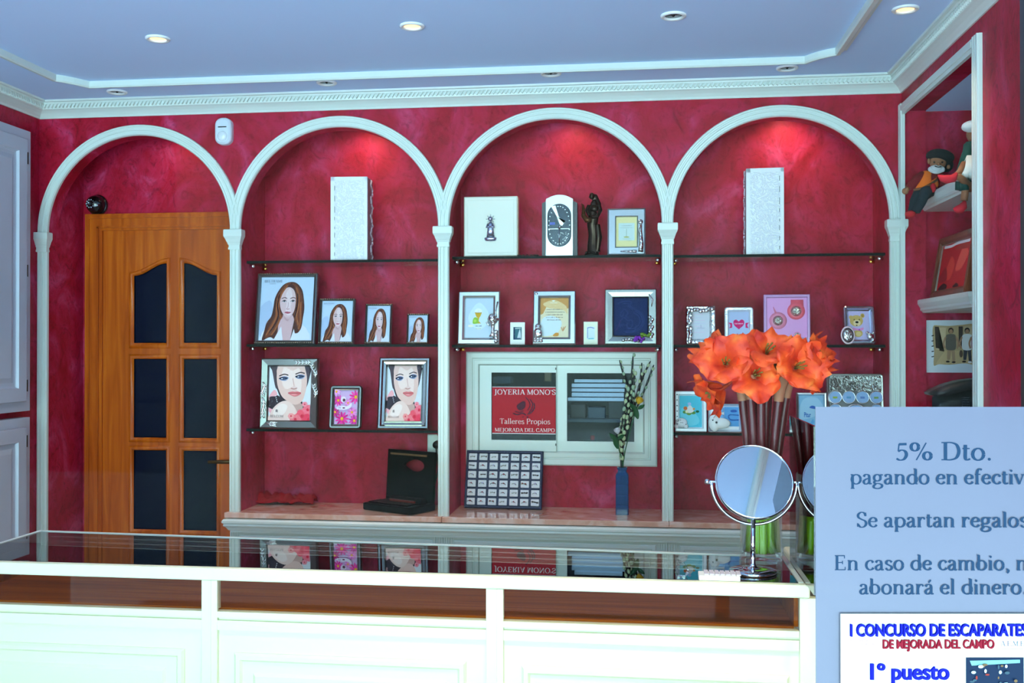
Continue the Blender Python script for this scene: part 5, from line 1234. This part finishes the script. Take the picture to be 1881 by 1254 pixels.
# ================================================================== WALL DEVICES
p=PY(414,243,0); t=thing('motion_detector','white motion detector on the red wall between the first two arches','motion detector',(p.x,0,p.z),(0,0,0))
mb=MB().use(M((214,222,234),.35)); w,h=.072,.112; mb.loft(w,h,[(0,0),(0,.020),(.003,.027),(.010,.032)],.030,0,0,0,True,6); mb.build('housing',t)
mb=MB().use(M((232,236,244),.15,coat=.4),True); mb.ball((0,-.030,-.022),.022,16,10,(1,.55,1)); mb.build('lens',t)
mb=MB().use(BLACK); mb.box(-.018,.018,-.0335,-.031,.014,.018); mb.build('slot',t)
p=PY(181,377,NB); t=thing('dome_camera','black dome security camera above the corner of the wooden door','camera',(p.x,NB,p.z),(0,0,0))
mb=MB().use(M((12,12,14),.25,coat=.3),True); mx=Matrix.Rotation(R(90),4,'X'); mb.lathe([(.047,0),(.047,.012),(.045,.016)],28,mx=mx); mb.build('mount_ring',t)
mb=MB().use(M((10,10,12),.08,coat=.6),True); mb.lathe([(.044,.014),(.042,.03),(.036,.045),(.024,.056),(.010,.060),(.0001,.061)],28,mx=mx); mb.build('dome',t)
mb=MB(); 
dv=Vector((-.008,-.9,.0)).normalized(); ctr=Vector((-.008,-.0605,.0))
for k in range(10):
    a=k*math.pi/5; mb.use(M((190,206,220),.2,.5),True); mb.ball(ctr+Vector((.0175*math.cos(a),.004,.0175*math.sin(a))),.0035,8,6)
mb.use(M((40,44,52),.1),True); mb.ball(ctr,.010,12,8); mb.use(M((220,226,236),.1),True); mb.ball(ctr+Vector((0,-.009,.002)),.003,8,6); mb.build('infrared_lens',t)
# ================================================================== ALCOVE ON THE RIGHT
def alc_shelf(zb,x0,label):
    t=thing('wall_shelf',label,'shelf',(x0,-.012,zb),(0,0,0),'white shelves in the alcove'); w=1.799-x0; D=.60
    mb=MB().use(WHITE)
    pr=[(.016,0),(.012,.006),(.006,.010),(.006,.018),(.002,.024),(-.004,.034),(-.004,.046),(.0,.050)]
    mb.rings([[Vector((i,-.0,z)),Vector((i,-D+i,z)),Vector((w,-D+i,z)),Vector((w,0,z))] for i,z in pr],True); mb.build('board',t); return zb+.050
zu=PY(1690,389,-.012).z; xu=PY(1687,388,-.012).x
zl=PY(1690,575,-.012).z; xl=PY(1685,575,-.012).x
ZU=alc_shelf(zu,xu,'upper white moulded shelf in the right-hand alcove, with a doll sitting on it')
ZL=alc_shelf(zl,xl,'lower white moulded shelf in the right-hand alcove, with a framed picture leaning on it')
def D(px,py,y): return PY(px,py,y)
FELT=lambda c: M(c,.9)
SKIN=M((150,98,66),.7)
# --- doll with the black beret
y0=-.20; o=D(1712,352,y0)
t=thing('gnome_doll','bearded cloth doll in a black beret and orange vest sitting on the upper alcove shelf','doll',o)
def q(px,py,dy=0): return D(px,py,y0+dy)-o
mb=MB().use(SKIN,True); hc=q(1723,297); mb.ball(hc,.029,16,12,(1,.9,1.05)); mb.ball(q(1724,301,-.030),.007,10,8,(1,1,.9)); mb.ball(q(1706,296,-.004),.009,8,6,(.6,.5,1.2)); mb.ball(q(1742,306,-.004),.009,8,6,(.8,.5,1.0)); mb.tube([q(1722,308),q(1720,322)],[.012,.014],10); 
mb.tube([q(1668,345,-.01),q(1663,352,-.014)],[.008,.010],8); mb.ball(q(1663,351,-.014),.011,10,8,(1.1,.7,1.1))
mb.build('head',t)
mb=MB().use(M((20,16,16),.5),True)
for a in (1716,1731): mb.ball(q(a,298,-.0265),.0035,8,6)
mb.tube([q(1717,305,-.029),q(1723,307,-.031),q(1729,306,-.029)],.0018,6); mb.build('face_details',t)
mb=MB().use(FELT((14,18,22)),True); qn=Euler((R(-12),R(14),0)).to_matrix(); mb.ball(q(1727,288,.004),.047,20,12,(1.05,.95,.50),qn); mb.ball(q(1738,303,.016),.030,14,10,(.85,.8,.9)); mb.build('beret',t)
mb=MB().use(FELT((206,206,206)),True); mb.ball(q(1720,310,-.014),.024,16,10,(1.1,.65,.62)); 
for k in range(9): mb.ball(q(1709+2.8*k,311+3.5*math.sin(k*.39),-.020),.009,8,6,(1,.8,1.1))
mb.build('beard',t)
mb=MB().use(FELT((120,12,20)),True); mb.tube([q(1713,314),q(1708,328),q(1708,345)],[.020,.034,.034],14,.75); mb.tube([q(1697,322),q(1683,332,-.006),q(1668,345,-.01)],[.019,.019,.013],12); mb.tube([q(1722,320),q(1735,330,-.01),q(1731,342,-.03)],[.017,.016,.011],12); mb.build('shirt',t)
mb=MB().use(FELT((240,112,24)),True); mb.tube([q(1704,316,-.006),q(1701,330,-.008),q(1696,345,-.010),q(1690,354,-.012)],[.017,.024,.026,.020],12,.9); mb.tube([q(1716,322,-.010),q(1714,338,-.012),q(1706,352,-.014)],[.010,.020,.020],12,.9); mb.build('vest',t)
mb=MB().use(M((110,62,24),.5),True); mb.tube([q(1678,349,-.036),q(1694,346,-.040),q(1708,339,-.038),q(1721,330,-.030)],.0045,8); mb.build('strap',t)
mb=MB().use(FELT((24,36,44)),True); mb.tube([q(1704,352,0),q(1688,356,-.012),q(1682,368,-.016),q(1677,390,-.016)],[.026,.023,.020,.018],12); mb.tube([q(1712,350,-.01),q(1700,352,-.05),q(1692,372,-.06),q(1682,388,-.06)],[.022,.020,.017,.016],12); mb.build('trousers',t)
mb=MB().use(FELT((190,26,36)),True); mb.ball(q(1672,393,-.03),.017,12,8,(1.1,1.3,.75)); mb.build('shoe',t)
mb=MB().use(FELT((190,26,36)),True); mb.ball(q(1714,345,-.05),.013,12,8,(.8,1.0,1.3)); mb.build('red_pouch',t)
# --- doll in green behind the column
y1=-.60; o2=D(1792,352,y1)
t=thing('green_doll','doll in green dress, white apron and red pointed shoes, mostly behind the alcove jamb','doll',o2)
def q2(px,py,dy=0): return D(px,py,y1+dy)-o2
mb=MB().use(FELT((12,70,62)),True); mb.tube([q2(1792,262),q2(1789,290),q2(1786,318),q2(1788,345)],[.030,.042,.052,.056],16,.8); mb.tube([q2(1780,268),q2(1776,288,-.02),q2(1772,305,-.04)],[.018,.016,.013],10); mb.build('dress',t)
mb=MB().use(M((226,230,222),.8),True); P=[(1775,296),(1756,324),(1766,326),(1790,330),(1800,300)]
mb.tube([q2(1786,290,-.02),q2(1776,312,-.03),q2(1764,325,-.05)],[.012,.028,.030],12,.5); mb.tube([q2(1790,290,-.03),q2(1784,328,-.05)],[.030,.050],12,.5); mb.build('apron',t)
mb=MB().use(SKIN,True); mb.ball(q2(1797,245),.036,14,10); mb.tube([q2(1771,300,-.04),q2(1763,316,-.06),q2(1750,326,-.07)],[.010,.010,.008],8); mb.tube([q2(1786,345,-.03),q2(1773,348,-.05),q2(1771,368,-.05)],[.014,.012,.011],10); mb.tube([q2(1780,340,-.05),q2(1762,325,-.07),q2(1748,326,-.075)],[.012,.011,.010],10); mb.build('body',t)
mb=MB().use(FELT((20,64,58)),True); mb.tube([q2(1771,330,-.05),q2(1771,350,-.05)],[.016,.015],10); mb.build('stocking',t)
def shoe(pts):
    mb=MB().use(FELT((206,30,48)),True); mb.tube(pts,[.006,.016,.018,.013,.003],10,.8); mb.build('pointed_shoe',t)
shoe([q2(1757,318,-.075),q2(1750,328,-.08),q2(1740,329,-.085),q2(1730,327,-.09),q2(1723,322,-.09)])
shoe([q2(1772,370,-.05),q2(1768,380,-.055),q2(1763,384,-.06),q2(1757,384,-.065),q2(1752,383,-.07)])
mb=MB().use(M((232,236,232),.8),True); mb.ball(q2(1790,232,-.02),.040,14,10,(1,.9,.5)); mb.build('cap',t)
# --- framed picture on the lower shelf
a=D(1712,546,-.06); b=D(1730,440,-.06); w=.40; lean=math.atan2(b.x-a.x,b.z-ZL); h=(b.z-ZL)/math.cos(lean)
def pic_red(w,h):
    p=Pic(w,h,(206,24,36)); p.blob((236,70,60),[(.2,.3),(.35,.7),(.5,.5),(.4,.2)]).blob((240,90,76),[(.55,.4),(.7,.85),(.9,.7),(.75,.4)]).blob((170,12,28),[(.0,.2),(.2,.5),(.3,.2)]).blob((190,60,50),[(.4,.85),(.8,.95),(.9,.8)]).blob((50,20,24),[(.05,.02),(.2,.14),(.35,.08),(.3,.0)]).blob((60,20,24),[(.55,.02),(.66,.10),(.75,.02)]); p.line((246,236,236),[(.05,.955),(.3,.94),(.5,.965),(.9,.95)],.03); return p
t=thing('picture_frame','brown wooden frame with a red picture leaning on the lower alcove shelf','picture frame',(a.x,-.06-w/2,ZL+.0015),(-lean,0,R(-90)))
mb=MB().use(DARKWOOD); mb.loft(w,h,[(0,-.016),(0,.006),(.006,.010),(.020,.008),(.028,.002),(.030,-.004)],0,0,h/2); mb.build('frame',t)
pic_red(w-.058,h-.058).build('picture',t,(0,.0035,.029))
# --- pinned family photograph
a=D(1696,684,-.0135); b=D(1696,588,-.0135); h=b.z-a.z; w=h*.95
tag(pic_family(w,h).build('pinned_photo',None,(a.x+w/2,-.0135,a.z)),'white bordered sepia photograph of people walking, pinned on the red alcove wall','photograph')
# --- cabinet and black bag below
zc=D(1720,772,-.25).z
t=thing('alcove_cabinet','white cabinet in the alcove carrying the black bag, behind the grey notice','cabinet',(1.45,-.32,0))
mb=MB().use(WHITE); mb.bbox(-.34,.345,-.25,.30,0,zc,.004); mb.build('body',t)
mb=MB().use(WHITE); mb.loft(.6,zc-.12,[(0,0),(0,.006),(.006,.010),(.02,.010),(.026,.002)],0,0,zc/2,-.25,True); mb.build('door',t)
y=-.30; o=D(1752,760,y); o.z=zc+.001
t=thing('black_bag','black bag with a pointed flap standing below the pinned photograph','bag',o)
def qb(px,py,dy=0): v=D(px,py,y+dy)-o; return v
mb=MB().use(M((12,12,20),.45),True); mb.rings([[qb(px,py,dy) for dy in (-.05,.06)]+[qb(px2,py2,dy) for dy in (.06,-.05)] for px,py,px2,py2 in ((1712,728,1712,772),(1730,722,1728,772),(1760,712,1760,772),(1800,704,1800,772),(1838,716,1836,772))],True); mb.build('body',t)
mb=MB().use(M((18,18,26),.35),True); 
up=[qb(*p) for p in ((1705,721),(1714,715),(1735,706),(1760,699),(1790,695),(1842,706))]; lo=[qb(*p) for p in ((1707,725),(1716,727),(1736,722),(1762,716),(1790,712),(1842,722))]
mb.rings([[u+Vector((0,-.07,0)),l+Vector((0,-.075,0)),l+Vector((0,.06,0)),u+Vector((0,.05,0))] for u,l in zip(up,lo)],True); mb.build('flap',t)
mb=MB().use(M((90,100,120),.4))
for i in range(5):
    for j in range(7): mb.ball(qb(1768+3*i,730+4*j,-.0535),.0017,6,4)
mb.build('studs',t)
# ================================================================== ON THE COUNTER
ZC=CT+.0005
def cz_(px,py): return PZ(px,py,ZC)
# vase
p=cz_(1398,1029); VR=.055; VH=.235
t=thing('glass_vase','clear glass cylinder vase holding the orange flowers on the counter','vase',(p.x,p.y,ZC))
vx,vy=p.x,p.y
mb=MB().use(CLEAR,True); mb.lathe([(.0001,0),(VR,0),(VR+.001,.004),(VR,.012),(VR,VH-.003),(VR-.002,VH),(VR-.004,VH-.003),(VR-.004,.028),(VR-.010,.024),(.0001,.023)],36,cap=False); mb.build('cylinder',t)
# flowers
STEM=M((92,28,32),.35); STEM2=M((160,200,24),.35); BRACT=M((176,118,88),.7); THROAT=M((120,110,40),.6); PED=M((206,70,30),.6)
def bloom(root,rp,head,axis,L,seed,name='bloom'):
    rnd=random.Random(seed); ax_=Vector(axis).normalized(); qn=Vector((0,0,1)).rotation_difference(ax_).to_matrix(); base=head-ax_*L*.62-rp
    mb=MB().use(PED,True); mb.tube([qn@Vector((0,0,-.020)),qn@Vector((0,0,-.004)),qn@Vector((0,0,.012))],[.004,.006,.010],8)
    mb.use(THROAT,True)
    for k in range(5):
        a=k*1.26; mb.tube([Vector((0,0,.0)),qn@Vector((.006*math.cos(a),.006*math.sin(a),L*.45)),qn@Vector((.010*math.cos(a)+.006,.010*math.sin(a),L*.68))],[.0014,.0012,.0022],5)
    b=mb.build(name,root,base)
    n=6; ph=rnd.uniform(0,6)
    for k in range(n):
        inner=k%2; a0=ph+2*math.pi*k/n; mb=MB().use(PETAL,True); g=[]
        LL=L*rnd.uniform(1.0,1.16)*(1 if inner else 1.06); Wd=LL*rnd.uniform(.60,.72); fl=rnd.uniform(.55,1.0); pw=rnd.uniform(0,6)
        NV,NU=9,9
        for v in range(NV+1):
            f=v/NV; rad=.005+LL*fl*(.18*f+.72*f**2.1); z=LL*(1.02*f-.30*f**3-(.16*f**6)); w=Wd*(math.sin(math.pi*(.09+.60*f))**.9); row=[]
            for u in range(NU+1):
                s=-1+2*u/NU; fe=f*(1-.26*s*s*f*f); rad=.005+LL*fl*(.18*fe+.72*fe**2.1); z=LL*(1.02*fe-.30*fe**3-.16*fe**6); x=rad-.16*w*s*s*(1-f*.6); yv=w*s*.92
                wob=.013*(L/.07)*f**2*(math.sin(s*5.2+pw)*.8+.6*math.sin(s*10+pw*2+f*5))*(.35+abs(s))
                pt=Vector((x+wob*.5,yv,z+wob-(.05*LL*(1-s*s) if f>.8 else 0)*(f-.8)*5*.0))
                row.append(qn@(Matrix.Rotation(a0,3,'Z')@pt))
            g.append(row)
        vs=[[mb.bm.verts.new(p) for p in r] for r in g]
        for v in range(NV):
            for u in range(NU): mb.f([vs[v][u],vs[v][u+1],vs[v+1][u+1],vs[v+1][u]])
        mb.build('petal',b)
    return b
def amaryllis(label,top,dy,foot,blooms,seed):
    root=Vector((vx,vy,ZC+.024)); rnd=random.Random(seed)
    o=thing('amaryllis',label,'flower',root,(0,0,0),'orange silk flowers in the glass vase')
    tp=PY(top[0],top[1],vy+dy)-root
    ft=Vector((foot[0],foot[1],.001))
    rim=Vector((foot[0]*.4+tp.x*.28,foot[1]*.5+tp.y*.3,VH*.75))
    P=cr([ft,rim,tp],10); zs=[q_.z for q_ in P]
    k=next(i for i,z in enumerate(zs) if z>.085)
    mb=MB().use(STEM2,True); mb.tube(P[:k+1],.0115,12); mb.build('cut_stem_end',o)
    mb=MB().use(STEM,True); mb.tube(P[k:],[.0116]*(len(P)-k),12); mb.build('stem',o)
    # papery bracts
    d=(P[-1]-P[-4]).normalized(); mb=MB().use(BRACT,True); b0=P[-1]-d*.030; n2=14; rs=[]
    a=d.orthogonal().normalized(); c=d.cross(a)
    for f in range(6):
        v=f/5; rr=.0125+.012*v*v; rs.append([b0+d*(.075*v*(1+.18*math.sin(2*6.28*j/n2+seed)*v))+a*rr*math.cos(6.283*j/n2)*(1+.25*v*math.sin(j*1.7))+c*rr*math.sin(6.283*j/n2) for j in range(n2)])
    mb.rings(rs,True,False,False); mb.build('bract',o)
    mb=MB().use(PED,True)
    for (hx,hy,hdy,ax_,L) in blooms:
        hd=PY(hx,hy,vy+hdy); A=Vector(ax_).normalized(); e=hd-A*L*.62-A*.018-root
        mb.tube(cr([P[-1]-d*.01,P[-1]*.4+e*.6+Vector((0,0,.012)),e],5),.0042,7)
    mb.build('flower_stalk',o)
    for i,(hx,hy,hdy,ax_,L) in enumerate(blooms): bloom(o,root,PY(hx,hy,vy+hdy),ax_,L,seed*7+i)
amaryllis('leftmost orange silk flower stalk, with one bloom facing left and one hanging down',(1362,715),-.010,(-.030,-.004),[(1297,642,-.01,(-.75,-.35,.7),0.067),(1303,728,-.03,(-1,-.25,-.62),0.069)],1)
amaryllis('orange silk flower stalk with a wide open bloom facing front left',(1378,712),-.035,(-.016,-.026),[(1330,664,-.075,(-.30,-1,.22),0.079)],2)
amaryllis('orange silk flower stalk rising to the top left of the bunch',(1383,706),.030,(-.018,.024),[(1345,640,.01,(-.35,-.25,1),0.069),(1372,634,.06,(-.1,.1,1),0.064)],3)
amaryllis('central front orange silk flower stalk, lowest bloom in the middle of the bunch',(1398,718),-.045,(.0,-.036),[(1389,684,-.085,(.0,-1,.30),0.076)],4)
amaryllis('orange silk flower stalk with the bloom above the centre of the bunch',(1408,706),-.015,(.006,.0),[(1412,636,-.055,(.08,-.75,.55),0.074)],5)
amaryllis('topmost orange silk flower stalk at the back of the bunch',(1412,700),.035,(.004,.032),[(1408,632,.03,(0,-.25,1),0.064),(1438,638,.05,(.15,.0,1),0.062)],6)
amaryllis('front right orange silk flower stalk with a large ruffled bloom',(1432,716),-.038,(.024,-.022),[(1470,670,-.075,(.22,-1,.28),0.083)],7)
amaryllis('orange silk flower stalk rising to the top right of the bunch',(1438,706),.010,(.026,.012),[(1462,645,-.01,(.2,-.5,.9),0.071),(1492,650,.0,(.5,-.35,.85),0.067)],8)
amaryllis('rightmost orange silk flower stalk with one bloom hanging to the right',(1446,710),.0,(.040,-.004),[(1505,648,-.03,(.85,-.5,.35),0.064),(1507,686,-.01,(.8,-.3,-.45),0.060)],9)
# vanity mirror
p=cz_(1383,1051); t=thing('vanity_mirror','round chrome table mirror on a stem in front of the orange flowers','mirror',(p.x,p.y,ZC),(0,0,R(3)))
my=p.y; C_=PY(1385,885,my); cz=C_.z-ZC; mr=(PY(1457,885,my).x-PY(1313,885,my).x)/2; cx=C_.x-p.x
mb=MB().use(CHROME,True); mb.lathe([(.0001,0),(.058,0),(.060,.003),(.058,.007),(.030,.011),(.010,.016),(.0065,.024),(.0065,.04)],36,cap=False); mb.build('base',t)
st=PY(1383,950,my).z-ZC
mb=MB().use(CHROME,True); mb.tube([(0,0,.03),(0,0,st*.5),(cx*.4,0,st+.004)],[.0065,.0062,.0062],16); mb.build('stem',t)
fr=mr*1.10
mb=MB().use(CHROME,True); mb.tube([(cx+fr*math.cos(R(a)),0,cz+fr*math.sin(R(a))*1.0) for a in range(180,361,6)],.0042,8); mb.build('fork',t)
for sg in (-1,1):
    mb=MB().use(CHROME,True); mb.tube([(cx+sg*mr*.99,0,cz),(cx+sg*(fr+.006),0,cz)],.0034,8); mb.ball((cx+sg*(fr+.010),0,cz),.0075,12,8); mb.build('pivot_knob',t)
til=Matrix.Translation((cx,0,cz))@Matrix.Rotation(R(-26),4,'X')@Matrix.Rotation(R(90),4,'X')
mb=MB().use(CHROME,True); mb.lathe([(mr-.004,.004),(mr-.002,.009),(mr,.008),(mr+.001,0),(mr,-.008),(mr-.002,-.009),(mr-.004,-.004)],56,mx=til,cap=False); rim=mb.build('rim',t)
mb=MB().use(M((172,178,182),.015,1.0)); mb.lathe([(mr-.003,.004),(mr*.5,.004),(.0001,.004)],56,mx=til,cap=False); mb.build('mirror_glass',rim)
mb=MB().use(CHROME); mb.lathe([(mr-.003,-.004),(.0001,-.004)],56,mx=til,cap=False); mb.build('back_plate',rim)
# ribbed white holder
a=cz_(1284,1066); b=cz_(1360,1068); w=b.x-a.x; t=thing('ribbed_holder','small white ribbed display holder lying left of the mirror foot','display holder',((a.x+b.x)/2,(a.y+b.y)/2,ZC),(0,0,R(-1)))
mb=MB().use(M((240,240,236),.4)); mb.bbox(-w/2,w/2,0,.055,0,.012,.002); mb.build('tray',t)
mb=MB().use(M((206,196,206),.5))
for k in range(7): mb.box(-w*.36+w*.13*k,-w*.36+w*.13*k+.010,.008,.052,.012,.0155)
mb.build('ribs',t)
p=cz_(1252,1058); mb=MB().use(CLEAR); mb.lathe([(.0001,0),(.012,.001),(.018,.010),(.015,.024),(.006,.034),(.0001,.036)],8); tag(mb.build('crystal_ornament',None,(p.x,p.y,ZC)),'small faceted clear crystal ornament at the front edge, left of the ribbed holder','ornament')
# ================================================================== NOTICES ON THE SHOP WINDOW
def sheet(name,l,tp,wpx,hpx,Y,label,bgc,base,fill,rough=.35):
    a=PY(l,tp+hpx,Y); b=PY(l,tp,Y); h=b.z-a.z; th=YAW; e=Vector((math.cos(th),math.sin(th),0)); d=ray(l+wpx,tp)
    # width that reaches the right edge: a + e*w lies on the ray (in plan)
    w=(d[0]*(a.y-CAMP[1])-d[1]*a.x)/(d[1]*e.x-d[0]*e.y)
    p=Pic(w,h,bgc,rough,.00004); fill(p,lambda x,y: ((x-l)/wpx,1-(y-tp)/hpx),wpx,hpx)
    return tag(p.build(name,None,(a.x+e.x*w/2,Y+e.y*w/2,a.z),(0,0,th),.0004,base),label,'notice')
INK=(26,52,78)
def f1(p,U,wp_,hp):
    def tx(s,x0,x1,base,cap):
        u,v=U(x0,base); p.text(INK,s,u,v,(x1-x0)/wp_,cap/hp,serif,1.25)
    tx('5% Dto.',1643,1824,845,33); tx('pagando en efectivo',1562,1903,889,27); tx('Se apartan regalos',1573,1888,968,27)
    tx('En caso de cambio, no',1532,1908,1047,27); tx('abonará el dinero.',1578,1886,1091,27)
sheet('paper_notice',1499,747,480,690,-3.215,'translucent grey notice offering a cash discount, largest sheet on the shop window',(150,172,206),film('translucent_sheet',(108,104,121),.86,.3),f1)
def f2(p,U,wp_,hp):
    def tx(s,c,x0,x1,base,cap,b=.055):
        u,v=U(x0,base); p.text(c,s,u,v,(x1-x0)/wp_,cap/hp,heavy,b,.70)
    tx('I CONCURSO DE ESCAPARATES',(4,12,150),1561,1886,1167,22); tx('DE MEJORADA DEL CAMPO',(140,8,34),1621,1826,1190,16)
    tx('1º puesto',(4,12,150),1598,1744,1247,29,.05)
    u,v=U(1838,1186); p.text((60,60,100),'A.E.M.E.',u,v,46/wp_,9/hp)
    for y in (1178,1184): u,v=U(1562,y); p.scrawl((190,150,170),u,U(1606,y)[0],v,.006)
    u,v=U(1840,1192); p.line((170,170,190),[(u,v),(u+.12,v)],.003,False)
    A=U(1774,1254); B_=U(1880,1207); 
    p.poly((16,34,60),[(A[0],A[1]-.08),(B_[0],A[1]-.08),(B_[0],B_[1]),(A[0],B_[1])]); rnd=random.Random(9)
    p.poly((120,170,170),[(A[0]+.02,B_[1]-.012),(B_[0]-.02,B_[1]-.008),(B_[0]-.02,B_[1]-.02),(A[0]+.03,B_[1]-.03)])
    for k in range(46):
        x=rnd.uniform(A[0]+.03,B_[0]-.02); y=rnd.uniform(A[1]-.06,B_[1]-.025); p.ell(((190,220,220),(60,80,90),(120,90,60),(230,240,240),(150,50,40))[k%5],x,y,rnd.uniform(.004,.014),rnd.uniform(.003,.008))
sheet('paper_notice',1545,1127,354,500,-3.2150,'white contest poster with blue and red headings, in front of the translucent grey notice',(236,232,214),None,f2)
